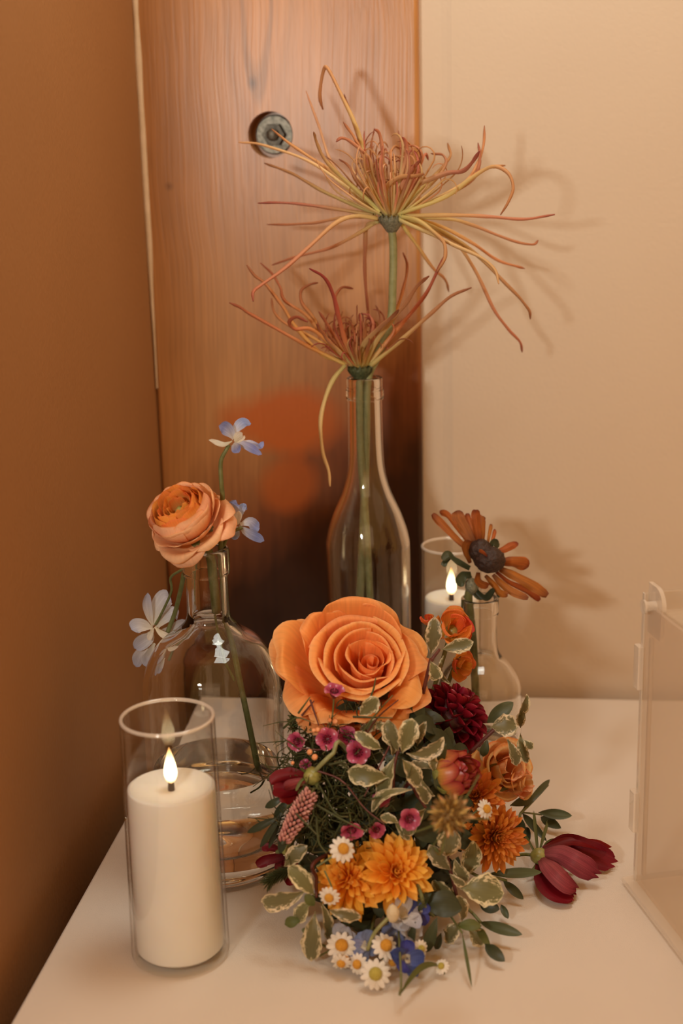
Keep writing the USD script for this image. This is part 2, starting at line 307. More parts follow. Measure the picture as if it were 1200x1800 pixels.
# the timber post with its counterbored bolt
hole = onY(475, 237, PY)
body = m3.Manifold.batch_hull([m3.Manifold.cylinder(2.55, .004, .004, 16).translate((x, y, 0)) for x in (PX0+.004, PX1-.004) for y in (PY+.004, WY+.019)])
bore = m3.Manifold.cylinder(.06, .0198, .0198, 64).rotate((90, 0, 0)).translate((hole[0], PY+.026, hole[2]))
post = thing('wooden_post', 'tall varnished red-brown timber post with a round bolt hole in the corner', 'post', (.5*(PX0+PX1), PY+.02, 0))
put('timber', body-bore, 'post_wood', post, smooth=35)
hy = PY+.026
washer = m3.Manifold.cylinder(.003, .0172, .0160, 48)-m3.Manifold.cylinder(.01, .0072, .0072, 32).translate((0, 0, -.002))
tr = lambda m, y: m.rotate((90, 0, 0)).translate((hole[0], y, hole[2]))
put('washer', tr(washer, hy-.0004), 'old_steel', post, label='round steel washer at the bottom of the bolt hole', smooth=35)
nut = m3.Manifold.cylinder(.009, .0105, .0100, 6)-m3.Manifold.cylinder(.02, .0055, .0055, 32).translate((0, 0, -.002))
put('nut', tr(nut, hy-.0034), 'dark_steel', post, smooth=35)
bolt = m3.Manifold.cylinder(.016, .0053, .0053, 32)+m3.Manifold.cylinder(.0015, .0053, .003, 32).translate((0, 0, .016))
put('bolt', tr(bolt, hy-.0015), 'dark_steel', post, smooth=35)

# table and its cloth
TX0, TX1, TY0, TY1 = -.2985, 1.25, -.80, -.0045
table = thing('table', 'table hidden under the white cloth', 'table', (.5*(TX0+TX1), .5*(TY0+TY1), 0))
put('table_top', rbox(TX0+.004, TY0+.004, TZ-.03, TX1-.004, TY1-.004, TZ-.0026), 'table_wood', table, smooth=35)
for x in (TX0+.05, TX1-.05):
    for y in (TY0+.05, TY1-.05):
        put('leg', lathe([(0, 0), (.014, 0), (.016, .01), (.016, TZ-.031), (0, TZ-.031)], (x, y, 0), 20), 'old_steel', table, smooth=35)
def cloth():
    # flat top, small rounded edge, hanging sides with soft folds
    nx, ny = 150, 90
    per = []
    X = np.linspace(TX0, TX1, nx); Y = np.linspace(TY0, TY1, ny)
    gx, gy = np.meshgrid(X, Y, indexing='ij')
    q = np.stack([gx*5, gy*5, gx*0], -1)
    ridge = .0011*np.exp(-((gy+.60-.28*(gx-.1)+.03*np.sin(gx*9))/.02)**2)+.0009*np.exp(-((gy+.50-.5*(gx-.15))/.025)**2)
    z = TZ-.0012+.0005*(meshkit.fbm(q, 3, 5)-.5)+ridge*(gx > -.05)*np.clip((gx+.05)*8, 0, 1)
    top = grid(np.stack([gx, gy, z], -1))
    ring = np.concatenate([np.stack([X, np.full(nx, TY0)], 1), np.stack([np.full(ny, TX1), Y], 1)[1:], np.stack([X[::-1], np.full(nx, TY1)], 1)[1:], np.stack([np.full(ny, TX0), Y[::-1]], 1)[1:]])
    rz = np.concatenate([z[:, 0], z[-1, 1:], z[::-1, -1][1:], z[0, ::-1][1:]])
    c = np.array([.5*(TX0+TX1), .5*(TY0+TY1)])
    out = np.stack([np.where(np.isclose(ring[:, 0], TX0), -1, np.where(np.isclose(ring[:, 0], TX1), 1, 0)), np.where(np.isclose(ring[:, 1], TY0), -1, 0)], 1).astype(float)
    s = np.arange(len(ring))*.0105
    rows = []
    for d, o in [(0, 0), (.0006, .0014), (.002, .0022), (.006, .0028), (.03, .003)]+[(h, .003) for h in np.linspace(.08, .62, 10)]:
        fold = .006*np.clip((d-.02)/.3, 0, 1)*np.sin(s*46+2*np.sin(s*9))
        rows.append(np.column_stack([ring+out*(o+fold+.004*np.clip(d/.6, 0, 1))[:, None] if np.ndim(fold) else ring+out*o, rz-d]))
    side = grid(np.stack(rows))
    return join([top[:2], side[:2]])
put('tablecloth', cloth(), 'cloth', None, label='plain white cloth spread over the table with its left edge hanging straight down', cat='tablecloth')
# ---------------- glass and candles ----------------
def smooth_profile(pts, n=14):
    "pts (r, z[, corner]); spline through runs between corners"
    out, run = [], []
    for p in pts:
        run.append(p[:2])
        if len(p) > 2 and len(run) > 1:
            out += list(spline(run, n*(len(run)-1)+1))[(1 if out else 0):]; run = [p[:2]]
    if len(run) > 1: out += list(spline(run, n*(len(run)-1)+1))[(1 if out else 0):]
    return np.array(out)
def bottle(name, label, at, outer, inner, water_z=None, n=96):
    b = thing(name, label, 'bottle', at)
    po, pi = smooth_profile(outer), smooth_profile(inner)
    po[:, 0] = np.maximum(po[:, 0], 0); pi[:, 0] = np.maximum(pi[:, 0], 0)
    prof = np.vstack([po, pi[::-1]])
    put('glass', lathe(prof, at, n), 'clear_glass', b, smooth=40)
    if water_z:
        k = pi[pi[:, 1] <= water_z]
        w = np.vstack([np.stack([np.maximum(k[:, 0]-.0003, 0), k[:, 1]+.0003], 1), [(k[-1, 0]-.0003, water_z), (k[-1, 0]-.0012, water_z-.0004), (0, water_z-.0005)]])
        put('water', lathe(w, at, n), 'water', b, smooth=40, label='clear water standing in the bottle')
    return b
LB = onZ(388, 1508)                           # big round bottle
LB_in = [(0, .026, 1), (.02, .022), (.040, .0215), (.0455, .028), (.0463, .05), (.0463, .10), (.0463, .127), (.0438, .147), (.0345, .1645), (.020, .175), (.0126, .184), (.0117, .195), (.0116, .236), (.0125, .239, 1)]
bottle('round_bottle', 'large clear round-shouldered bottle half behind the front candle, holding the peach ranunculus', LB,
       [(0, .003, 1), (.03, .0025), (.042, 0), (.048, .002), (.0502, .009), (.0503, .05), (.0503, .10), (.0503, .127), (.0478, .149), (.038, .1685), (.0235, .180), (.0164, .188), (.0149, .199), (.0148, .2215, 1), (.0166, .2225), (.0168, .232), (.0166, .2385), (.0155, .2402), (.0135, .2402), (.0125, .239, 1)],
       LB_in, .077)
WB = onY(645, 900, -.118); WB = np.array([WB[0], WB[1], TZ])
bottle('wine_bottle', 'tall clear wine bottle in front of the post holding two spider mums', WB,
       [(0, .012, 1), (.015, .009), (.026, .002), (.030, 0), (.0345, .002), (.0358, .008), (.0358, .06), (.0358, .12), (.0358, .172), (.0345, .190), (.029, .208), (.0205, .228), (.0160, .245), (.0146, .262), (.0142, .29), (.0141, .306, 1), (.0155, .307), (.0156, .313), (.0155, .3145, 1), (.0148, .3155), (.0148, .323), (.0138, .3245), (.0105, .3245), (.0098, .323, 1)],
       [(0, .018, 1), (.015, .015), (.026, .008), (.0305, .007), (.0325, .014), (.0327, .06), (.0327, .12), (.0327, .171), (.0313, .188), (.0258, .206), (.0172, .226), (.0122, .244), (.0104, .262), (.0098, .29), (.0096, .31), (.0098, .323, 1)], .055)
SB = onY(843, 1150, -.172); SB = np.array([SB[0], SB[1], TZ])
bottle('small_bottle', 'small clear round-shouldered bottle behind the bouquet, holding the rust daisy', SB,
       [(0, .003, 1), (.024, .0025), (.029, 0), (.033, .003), (.0345, .01), (.0345, .035), (.0345, .065), (.0325, .082), (.025, .096), (.0175, .104), (.0145, .112), (.0138, .125), (.0138, .140, 1), (.0152, .141), (.0152, .152), (.0142, .1535), (.0122, .1535), (.0112, .152, 1)],
       [(0, .013, 1), (.02, .012), (.029, .014), (.0318, .02), (.0318, .035), (.0318, .065), (.030, .080), (.0225, .093), (.0150, .101), (.0112, .112), (.0108, .13), (.0112, .152, 1)], .03)

speckled('wax', (.82, .80, .76), (.86, .84, .80), 40., .55, bump=.12, bscale=700, subsurface_weight=.25, subsurface_scale=.004, subsurface_radius=(1., .6, .35))
plain('wick', (.05, .03, .02), .7)
mat('flame', {'g': ('texture_coordinate', {}), 's': ('separate_xyz', {}), 'r': ('rgb_ramp', {'ramp': [(0., (1., .50, .16)), (.25, (1., .78, .45)), (.7, (1., .72, .36)), (1., (1., .42, .10))]}),
              'i': ('rgb_ramp', {'ramp': [(0., (.35, .35, .35)), (.3, (1, 1, 1)), (.65, (.7, .7, .7)), (1., (.22, .22, .22))]}), 'sm': ('math', {'math_type': 'multiply', 'value2': 5.5}), 'e': ('emission', {})},
    [('g.UV', 's.vector'), ('s.x', 'r.fac'), ('s.x', 'i.fac'), ('i.color', 'sm.value1'), ('sm.value', 'e.strength'), ('r.color', 'e.color')], 'e.emission')
def candle(at, rg0, rg1, hg, rw, hw, label_g, label_c, fl=.0245):
    g = thing('candle_glass', label_g, 'candle holder', at)
    t = .0021
    k = lambda z: rg0+(rg1-rg0)*z/hg
    prof = [(0, 0), (rg0-.004, 0), (rg0-.001, .0006), (rg0, .003)]+[(k(z), z) for z in np.linspace(.006, hg-.002, 12)]+[(k(hg)-.0003, hg-.0006), (k(hg)-t/2, hg), (k(hg)-t+.0003, hg-.0006)]+[(k(z)-t, z) for z in np.linspace(hg-.002, .007, 12)]+[(rg0-.005, .0042), (0, .0042)]
    put('glass', lathe(prof, at, 96), 'cylinder_glass', g, smooth=40)
    ra = np.linspace(0, 2*np.pi, 17)[:-1]; put('rim', lathe([(k(hg)-t/2+.00125*math.cos(q), hg+.0003+.00125*math.sin(q)) for q in ra], at, 96, closed=True), 'rim_glass', g, label='rounded lip of the glass')
    z0 = .0044
    c = thing('led_candle', label_c, 'candle', np.asarray(at)+[0, 0, z0])
    a = np.asarray(at, float)
    w = [(0, z0), (rw-.002, z0), (rw, z0+.002)]+[(rw, z) for z in np.linspace(z0+.01, hw-.002, 8)]+[(rw-.0006, hw-.0007), (rw-.002, hw-.0002), (rw-.004, hw-.0012), (rw*.6, hw-.0028), (rw*.25, hw-.0034), (0, hw-.0034)]
    put('wax_body', lathe(w, a, 72), 'wax', c, smooth=40)
    wk = put('wick', tube([a+[0, 0, hw-.004], a+[0, 0, hw-.0005], a+[0, .0003, hw+.0022]], [.0022, .0021, .0018], 12)[:2], 'wick', c)
    u = np.linspace(0, 1, 22); r = .0056*np.sin(np.pi*np.clip(u, 0, 1)**.62)**.85*(1-.25*u); r[0] = .0012; r[-1] = .0001
    C = a+np.stack([0*u, .0004*np.sin(3*u), hw+.0018+fl*u], 1)
    put('flame', tube(C, r, 20, .8), 'flame', wk, label='glowing flame-shaped bulb')
    return g
FC = onZ(318, 1672)
candle(FC, .0322, .0299, .166, .0283, .1195, 'clear glass cylinder around the front white candle at the left', 'lit white pillar candle in the glass cylinder at the front left')
BC = onY(793, 1050, -.102); BC = np.array([BC[0], BC[1], TZ])
candle(BC, .0262, .0256, .176, .0231, .131, 'clear glass cylinder around the candle at the back beside the post', 'lit white pillar candle at the back behind the rust daisy')

# ---------------- acrylic card box at the right edge ----------------
A0 = onZ(1114, 1556); A1 = onZ(1212, 1683); ea = nrm((A1-A0)*[1, 1, 0]); eb = np.array([-ea[1], ea[0], 0])     # along the left side; eb into the box
if eb[0] < 0: eb = -eb
BL, BW, BH, T_ = .26, .24, .222, .003
def obx(a0, b0, z0, a1, b1, z1, r=.0008):
    v, f = rbox(a0, b0, z0, a1, b1, z1, r)
    if np.cross(ea, eb)[2] < 0: f = f[:, ::-1]
    return np.outer(v[:, 0], ea)+np.outer(v[:, 1], eb)+np.outer(v[:, 2], [0, 0, 1])+A0*[1, 1, 0]+[0, 0, TZ], f
mat('frosted_acrylic', {'t': ('transparent_bsdf', {'color': (.97, .93, .88)}), 'd': ('principled_bsdf', {'base_color': (.80, .70, .60), 'roughness': .35}), 'm': ('mix_closure', {'fac': .22})}, [('t.BSDF', 'm.closure1'), ('d.BSDF', 'm.closure2')], 'm.closure')
box = thing('acrylic_box', 'clear frosted acrylic card box with tab joints at the right edge of the table', 'box', A0)
put('base_plate', obx(-.006, -.007, .0004, BL+.006, BW+.007, .0045), 'acrylic_edge', box, smooth=35)
put('side_panel', obx(.0035, 0, .0047, BL-.0035, T_, BH-.010), 'frosted_acrylic', box, smooth=35)
put('side_panel', obx(.0035, BW-T_, .0047, BL-.0035, BW, BH-.010), 'frosted_acrylic', box, smooth=35)
put('end_panel', obx(0, -.0005, .0047, T_, BW+.0005, BH-.004), 'acrylic', box, smooth=35)
put('end_panel', obx(BL-T_, -.0005, .0047, BL, BW+.0005, BH-.004), 'acrylic', box, smooth=35)
for z0, z1 in ((.044, .074), (.150, .181)):
    put('tab', obx(-.0026, -.0046, z0, T_+.0026, -.0006, z1, .0006), 'acrylic_edge', box, smooth=35)
    put('tab', obx(BL-T_-.0026, -.0046, z0, BL+.0026, -.0006, z1, .0006), 'acrylic_edge', box, smooth=35)
# rounded hinge ear at the corner, its pin, and the lid lying open behind it
def plate(poly, b0, b1, r=.0):
    v, f = meshkit.arrays(trimesh.creation.extrude_polygon(poly, b1-b0))[:2]
    if np.dot(np.cross(ea, [0, 0, 1]), eb) < 0: f = f[:, ::-1]
    return np.outer(v[:, 0], ea)+np.outer(v[:, 1], [0, 0, 1.])+np.outer(v[:, 2]+b0, eb)+A0*[1, 1, 0]+[0, 0, TZ], f
from shapely import Point, Polygon, box as sbox
ear = sbox(.0005, BH-.032, .022, BH-.009).union(sbox(.0005, BH-.012, .012, BH+.003)).union(Point(.012, BH-.009).buffer(.012))
ear_ = put('hinge_ear', plate(ear, T_+.0002, T_+.003), 'acrylic_edge', box, smooth=35)
pin = m3.Manifold.cylinder(.008, .0034, .0034, 32)+m3.Manifold.cylinder(.0015, .0048, .0048, 32).translate((0, 0, -.001))
pv, pf = meshkit.arrays(pin)[:2]
put('hinge_pin', (np.outer(pv[:, 0], ea)+np.outer(pv[:, 1], [0, 0, 1.])+np.outer(pv[:, 2]-.0044, eb)+A0*[1, 1, 0]+ea*.012+[0, 0, TZ+BH-.010], pf), 'acrylic_edge', ear_, smooth=35)
put('lid', obx(.022, .004, BH-.0125, BL, BW-.004, BH-.0095), 'acrylic', box, smooth=35)
put('panel_edge', obx(-.0002, -.0009, .0047, T_+.0002, .0002, BH-.004, .0003), 'acrylic_edge', box, smooth=35)
put('inner_strip', obx(.0032, .0034, .01, .0072, .0058, BH-.035), 'acrylic_edge', box, smooth=35)
# ---------------- flower materials ----------------
petal('mum_petal', [(0, (.82, .68, .26)), (.25, (.80, .54, .22)), (.5, (.72, .35, .17)), (.85, (.60, .24, .11)), (1, (.36, .11, .055))], .25, .5, .2, 9, hue=.02, val=.22)
petal('mum_petal_pale', [(0, (.82, .70, .30)), (.4, (.86, .58, .28)), (1, (.72, .38, .17))], .25, .5, .2, 9, hue=.015)
petal('mum_petal_rust', [(0, (.78, .56, .18)), (.22, (.72, .32, .10)), (.5, (.55, .17, .075)), (1, (.30, .07, .04))], .22, .5, .2, 9, hue=.02, val=.2)
petal('rose_petal', [(0, (.84, .24, .035)), (.5, (.95, .36, .09)), (.9, (.97, .42, .13)), (1, (.97, .52, .22))], .32, .6, .10, 22, hue=.006, val=.06)
petal('ranunculus_outer', [(0, (.93, .40, .13)), (.5, (.96, .54, .29)), (.9, (.97, .60, .36)), (1, (.95, .46, .20))], .3, .5, .08, 18, hue=.008, val=.06, mottle=.08)
petal('ranunculus_inner', [(0, (.55, .42, .10)), (.45, (.80, .42, .10)), (.85, (.92, .36, .07)), (1, (.95, .36, .10))], .3, .5, .12, 18, hue=.012, val=.08)
petal('dahlia_petal', [(0, (.06, .002, .005)), (.45, (.20, .006, .016)), (.85, (.32, .014, .034)), (1, (.52, .08, .11))], .12, .38, .15, 12, hue=.006, val=.15, spec=.5)
petal('mum_yellow', [(0, (.82, .22, .01)), (.45, (.94, .40, .03)), (.8, (.97, .53, .08)), (1, (.97, .60, .14))], .28, .5, .12, 16, hue=.008, val=.08)
petal('mum_orange', [(0, (.32, .05, .01)), (.45, (.56, .15, .015)), (.85, (.70, .24, .04)), (1, (.74, .30, .07))], .25, .45, .15, 14, hue=.01, val=.12)
petal('bud_petal', [(0, (.42, .38, .06)), (.35, (.72, .42, .08)), (.7, (.55, .15, .06)), (1, (.32, .02, .025))], .2, .35, .15, 14, spec=.5)
petal('cosmos_back', [(0, (.20, .04, .04)), (.25, (.34, .075, .085)), (.75, (.27, .040, .055)), (1, (.16, .008, .016))], .12, .55, .5, 26, hue=.006)
petal('cosmos_front', [(0, (.10, .003, .006)), (.6, (.17, .003, .008)), (1, (.19, .005, .009))], .12, .5, .3, 26, hue=.004)
petal('rust_petal', [(0, (.14, .03, .008)), (.3, (.40, .115, .02)), (.8, (.40, .11, .022)), (1, (.18, .035, .012))], .2, .55, .45, 12, hue=.012, val=.2)
petal('peach_petal', [(0, (.72, .20, .04)), (.45, (.85, .40, .14)), (.8, (.90, .62, .34)), (1, (.80, .26, .06))], .3, .55, .1, 14, hue=.02, val=.12)
petal('coral_petal', [(0, (.70, .30, .05)), (.5, (.82, .24, .04)), (1, (.72, .16, .05))], .3, .55, .15, 14, hue=.025, val=.2)
petal('blue_petal', [(0, (.80, .76, .70)), (.3, (.50, .52, .66)), (.7, (.25, .31, .62)), (1, (.30, .35, .62))], .3, .6, .3, 12, hue=.012, val=.15)
petal('pale_blue_petal', [(0, (.80, .74, .60)), (.4, (.66, .65, .66)), (1, (.44, .48, .64))], .35, .6, .2, 10, hue=.012, val=.08)
petal('slate_petal', [(0, (.6, .58, .6)), (.4, (.24, .27, .46)), (1, (.16, .20, .40))], .25, .6, .3, 10)
petal('deep_blue_petal', [(0, (.40, .38, .48)), (.4, (.08, .10, .34)), (1, (.04, .06, .30))], .2, .6, .3, 10)
petal('cream_petal', [(0, (.80, .72, .50)), (.6, (.84, .78, .64)), (1, (.80, .70, .56))], .3, .6, .2, 10)
petal('daisy_petal', [(0, (.80, .76, .60)), (.3, (.86, .83, .76)), (1, (.86, .83, .77))], .2, .6, .1, 10, val=.04)
petal('wax_petal', [(0, (.28, .015, .05)), (.35, (.44, .045, .12)), (.8, (.55, .10, .20)), (1, (.62, .20, .28))], .2, .3, .15, 8, spec=.6, hue=.01)
petal('variegated_leaf', [(0, (.19, .17, .065)), (.5, (.165, .155, .068)), (1, (.17, .165, .075))], .12, .42, .18, 6, edge=((.72, .62, .41), .25, 2.3), spec=.4, hue=.012, val=.12)
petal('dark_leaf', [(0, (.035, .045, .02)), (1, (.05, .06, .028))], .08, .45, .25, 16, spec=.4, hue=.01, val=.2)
petal('olive_leaf', [(0, (.075, .085, .035)), (1, (.085, .10, .045))], .1, .45, .2, 12, spec=.4, val=.2)
petal('green_leaf', [(0, (.10, .12, .03)), (1, (.14, .15, .05))], .15, .5, .2, 10, val=.15)
petal('needle_green', [(0, (.05, .055, .018)), (.6, (.085, .10, .035)), (1, (.15, .13, .05))], .1, .5, .1, 3, val=.15)
petal('pink_bud', [(0, (.45, .16, .14)), (1, (.68, .34, .30))], .1, .5, .1, 4)
speckled('stem_green', (.10, .115, .03), (.17, .18, .065), 160., .5)
speckled('pale_stem', (.22, .23, .09), (.30, .30, .14), 200., .5)
speckled('red_stem', (.09, .018, .014), (.14, .035, .02), 150., .5)
speckled('calyx_dark', (.035, .05, .02), (.10, .12, .05), 500., .55)
speckled('calyx_grey', (.10, .11, .07), (.26, .25, .17), 700., .6)
speckled('seed_brown', (.012, .006, .004), (.05, .018, .010), 900., .55, bump=.5, bscale=1200)
speckled('daisy_disc', (.62, .26, .02), (.80, .42, .05), 1500., .7, bump=.8, bscale=2600)
speckled('daisy_disc_green', (.42, .36, .05), (.62, .52, .12), 1500., .7, bump=.8, bscale=2600)
speckled('stamen_yellow', (.46, .28, .06), (.66, .46, .16), 900., .6)
speckled('berry', (.72, .24, .08), (.85, .42, .20), 500., .35)
speckled('wax_centre', (.06, .004, .008), (.16, .01, .02), 900., .3)
speckled('thistle_brown', (.15, .07, .015), (.32, .19, .05), 900., .6)
speckled('bud_green', (.22, .22, .05), (.36, .33, .10), 250., .4)

# ---------------- flower helpers ----------------
def facing(p): return nrm(CO-np.asarray(p))
def rot(v, axis, deg):
    a = nrm(axis); t = math.radians(deg); v = np.asarray(v, float)
    return v*math.cos(t)+np.cross(a, v)*math.sin(t)+a*(a @ v)*(1-math.cos(t))
def pblade(C, N, w, cup=.2, nv=5, ruffle=0., seed=0):
    "petal along C whose inner face looks along N"
    T = np.gradient(C, axis=0); T /= np.maximum(np.linalg.norm(T, axis=1, keepdims=True), 1e-12)
    S = np.cross(np.broadcast_to(N, C.shape), T)
    return blade(C, S, w, cup, nv=nv, ruffle=ruffle, seed=seed)
def path3(pts, y0, y1, n=30, power=1.):
    "curve through photo points, its depth running from y0 to y1"
    p = spline(pts, n); s = np.linspace(0, 1, n)**power
    return np.array([onY(a, b, y0+(y1-y0)*t) for (a, b), t in zip(p, s)])
def leaf(parent, base, tip, wpx, y, m='variegated_leaf', roll=0., bend=.12, dy=0., cup=.22, ruf=.35, seed=0, name='leaf', peak=.55, on_table=None, n=22, lift=0., nv=7, label=None, arc=0.):
    """one leaf between two photo points: half width wpx pixels; roll turns it about its length, bend bows it,
    dy moves its tip in depth, on_table lays it at that height above the cloth."""
    if on_table is None:
        a, b = onY(*base, y), onY(*tip, y+dy)
        a[2] = max(a[2], TZ+.002); b[2] = max(b[2], TZ+.002)
    else:
        a, b = onZ(*base, TZ+on_table+lift), onZ(*tip, TZ+on_table)
    L = np.linalg.norm(b-a); T = (b-a)/L; f = facing(a)
    N = nrm(f-T*(f @ T)); N = rot(N, T, roll); S0 = np.cross(N, T)
    u = np.linspace(0, 1, n)
    C = a+(b-a)*u[:, None]+N*(bend*L*np.sin(np.pi*u))[:, None]+S0*(arc*L*np.sin(np.pi*u))[:, None]
    C[:, 2] = np.maximum(C[:, 2], TZ+.0012)
    w = leafw(n, wpx*pxm(a), base=.08, peak=peak, sharp=.8 if peak >= .5 else 1.)
    if m == 'variegated_leaf': w = w*(1+.06*np.sin(u*21+seed*1.7)+.04*np.sin(u*37+seed))
    v = pblade(C, N, w, cup, nv=nv, ruffle=ruf, seed=seed)
    v[0][:, 2] = np.maximum(v[0][:, 2], TZ+.0008)
    return put(name, v, m, parent, label=label)
def Yb(px, py):
    "depth of the bouquet's front where the photograph shows (px, py)"
    y = np.interp(py, [1040, 1160, 1300, 1450, 1600, 1700, 1765], [-.325, -.362, -.400, -.432, -.455, -.472, -.488])
    return float(y+max(0, px-740)*.00042+max(0, 520-px)*.0003)
HUB = np.array([onY(690, 1450, -.33)[0], -.335, TZ+.03])
def stem_to_hub(parent, p, r=.0016, m='stem_green', d=None, n=14, name='stem'):
    p = np.asarray(p, float); d = (p-HUB if d is None else np.asarray(d, float)); d = nrm(d)
    put(name, tube(spline([p, p-d*.022, HUB+(p-HUB)*.35+[0, 0, .003], HUB], n), np.linspace(r*.9, r, n), 7), m, parent)
def cup_petal(c, R, phi, spread, prof, top=.22, pw=2.4, edge=0., wav=0., seed=0, nu=14, nv=13, wprof=None, notch=0.):
    """Petal as a patch around the axis: prof (r, h) points from base to rim, turned about the axis over phi +- spread."""
    P = spline(prof, 60); v = np.linspace(-1, 1, nv); u = np.linspace(0, 1, nu)
    uu = u[:, None]*(1-top*np.abs(v)**pw-notch*np.exp(-(v/.18)**2)); t = uu*59; i = np.clip(t.astype(int), 0, 58); fr = (t-i)[..., None]
    rh = P[i]*(1-fr)+P[i+1]*fr
    wu = np.interp(u, [0, .25, .6, 1], [.45, .8, 1, .95]) if wprof is None else np.interp(u, *wprof)
    q = np.stack([np.broadcast_to(u[:, None]*2, (nu, nv)), np.broadcast_to(v*1.9, (nu, nv)), np.full((nu, nv), seed*2.3)], -1)
    ns = meshkit.noise(q, seed)-.5
    r = rh[..., 0]+edge*np.abs(v)**3*u[:, None]+wav*ns*u[:, None]**1.5
    h = rh[..., 1]+.6*wav*(meshkit.noise(q+9.1, seed)-.5)*u[:, None]**2
    a = phi+spread*wu[:, None]*v
    L = np.stack([r*np.cos(a), r*np.sin(a), h], -1)
    return grid(L @ R.T+np.asarray(c))
def phyllo(parent, c, R, n, r0, L, W, th, m, cup=.5, curl=.25, name='petal', peak=.6, jitter=.06, rnd=None, ph0=0., ruf=0., keep=None, nv=5, ns=8, squash=1., sharp=.7, rounded=False):
    "petals in a sunflower spiral. L, W, th: functions of f (0 middle, 1 outside)"
    rnd = rnd or np.random.default_rng(n); made = 0
    for k in range(n):
        f = k/(n-1); a = k*2.399963+ph0+rnd.normal(0, jitter); t = th(f)+rnd.normal(0, jitter)
        d = np.array([math.sin(t)*math.cos(a), math.sin(t)*math.sin(a), math.cos(t)])
        ax = np.array([0, 0, 1.]); nrm_in = ax-d*(ax @ d); nrm_in = nrm_in/max(np.linalg.norm(nrm_in), 1e-6) if t > .05 else np.array([1., 0, 0])
        l = L(f)*(1+rnd.normal(0, .05)); s = np.linspace(0, 1, ns)
        if rounded: s = np.sin(s*np.pi/2)
        C = d*(r0(f)+l*s)[:, None]+nrm_in*(curl*l*s**2)[:, None]
        C[:, 2] *= squash
        Cw = C @ R.T+c
        if keep is not None and not keep(Cw, d): continue
        w = leafw(ns, W(f), base=.35, peak=peak, sharp=sharp); w[-1] = max(w[-1], .04*W(f))
        if rounded: w = W(f)*np.where(s < .5, .5+s, np.sqrt(np.clip(1-((s-.5)/.51)**2, .0004, 1)))
        put(name, pblade(Cw, nrm_in @ R.T, w, cup, nv=nv, ruffle=ruf, seed=k % 17), m, parent); made += 1
    return made

# ---------------- spider mums in the wine bottle ----------------
YM = -.118
def mum(name, label, c_px, traced, inner, stem_px, mats, seed, cup_mat, stem_y):
    c = onY(*c_px, YM); t = thing(name, label, 'flower', (WB[0], WB[1], TZ+.02)); rnd = np.random.default_rng(seed)
    for k, (m, dy, w, pts) in enumerate(traced):
        n = 34; s = np.linspace(0, 1, n); C = path3(pts, YM+.004*np.sign(dy), YM+dy, n)
        r = 1.12*w*pxm(c)*(.72+.28*np.cos(s*2.2))*np.where(s > .86, 1-.55*((s-.86)/.14)**2, 1)*(1+.18*np.exp(-((s-.93)/.05)**2))*(1+.10*np.sin(s*23+k))
        kink = (meshkit.noise(np.stack([s*7, s*0+k, s*0], -1), seed)-.5)*.0016*s; C = C+kink[:, None]*np.array([.6, .5, .6])
        put('petal', tube(C, r, 8, .8), m, t)
    for k in range(inner[0]):
        a = rnd.uniform(0, 2*np.pi); tilt = rnd.uniform(*inner[1]); L = rnd.uniform(*inner[2]); cr = rnd.uniform(.3, 3.6)
        d = np.array([math.cos(a), math.sin(a)*.8, 0.]); s = np.linspace(0, 1, 22)
        ang = tilt*(1-.25*s)-cr*np.clip(s-.68, 0, 1)*2.9*(1 if rnd.random() < .75 else -1)            # upright, the tip curling over
        step = np.stack([np.sin(ang)*d[0], np.sin(ang)*d[1], np.cos(ang)], 1); C = c+d*.006+[0, 0, .002]+np.cumsum(step, 0)*L/22
        r = rnd.uniform(2.7, 3.5)*pxm(c)*(.7+.3*np.cos(s*2.5)); r[-1] *= .5
        put('petal', tube(C, r, 7, .65), mats[k % len(mats)], t)
    z = np.linspace(0, 1, 9); R = frame((.03, -.12, 1.))
    cal = lathe([(0, -.010), (.004, -.0095), (.0065, -.006), (.0098, -.001), (.0102, .002), (.008, .0035), (0, .0038)], (0, 0, 0), 28)
    cv = cal[0]*(1+.10*(meshkit.noise(cal[0]*900, 2)-.5))[:, None]
    cx = put('calyx', (cv @ R.T+c-[0, 0, .001], cal[1]), cup_mat, t)
    for k in range(16):
        a = k*.3927+.1; d = np.array([math.cos(a), math.sin(a), 0]); C = spline([c+d*.006-[0, 0, .007], c+d*.0105-[0, 0, .002], c+d*.0112+[0, 0, .004]], 6)
        put('bract', pblade(C, -d, leafw(6, .0016, base=.6), .2, nv=3), cup_mat, cx)
    sp = [onY(a, b, y) for a, b, y in stem_px]
    put('stem', tube(spline(sp, 46), np.linspace(.0033, .0036, 46)*stem_y, 10), 'pale_stem', t)
    return t, c
P_, Q_ = 'mum_petal', 'mum_petal_pale'
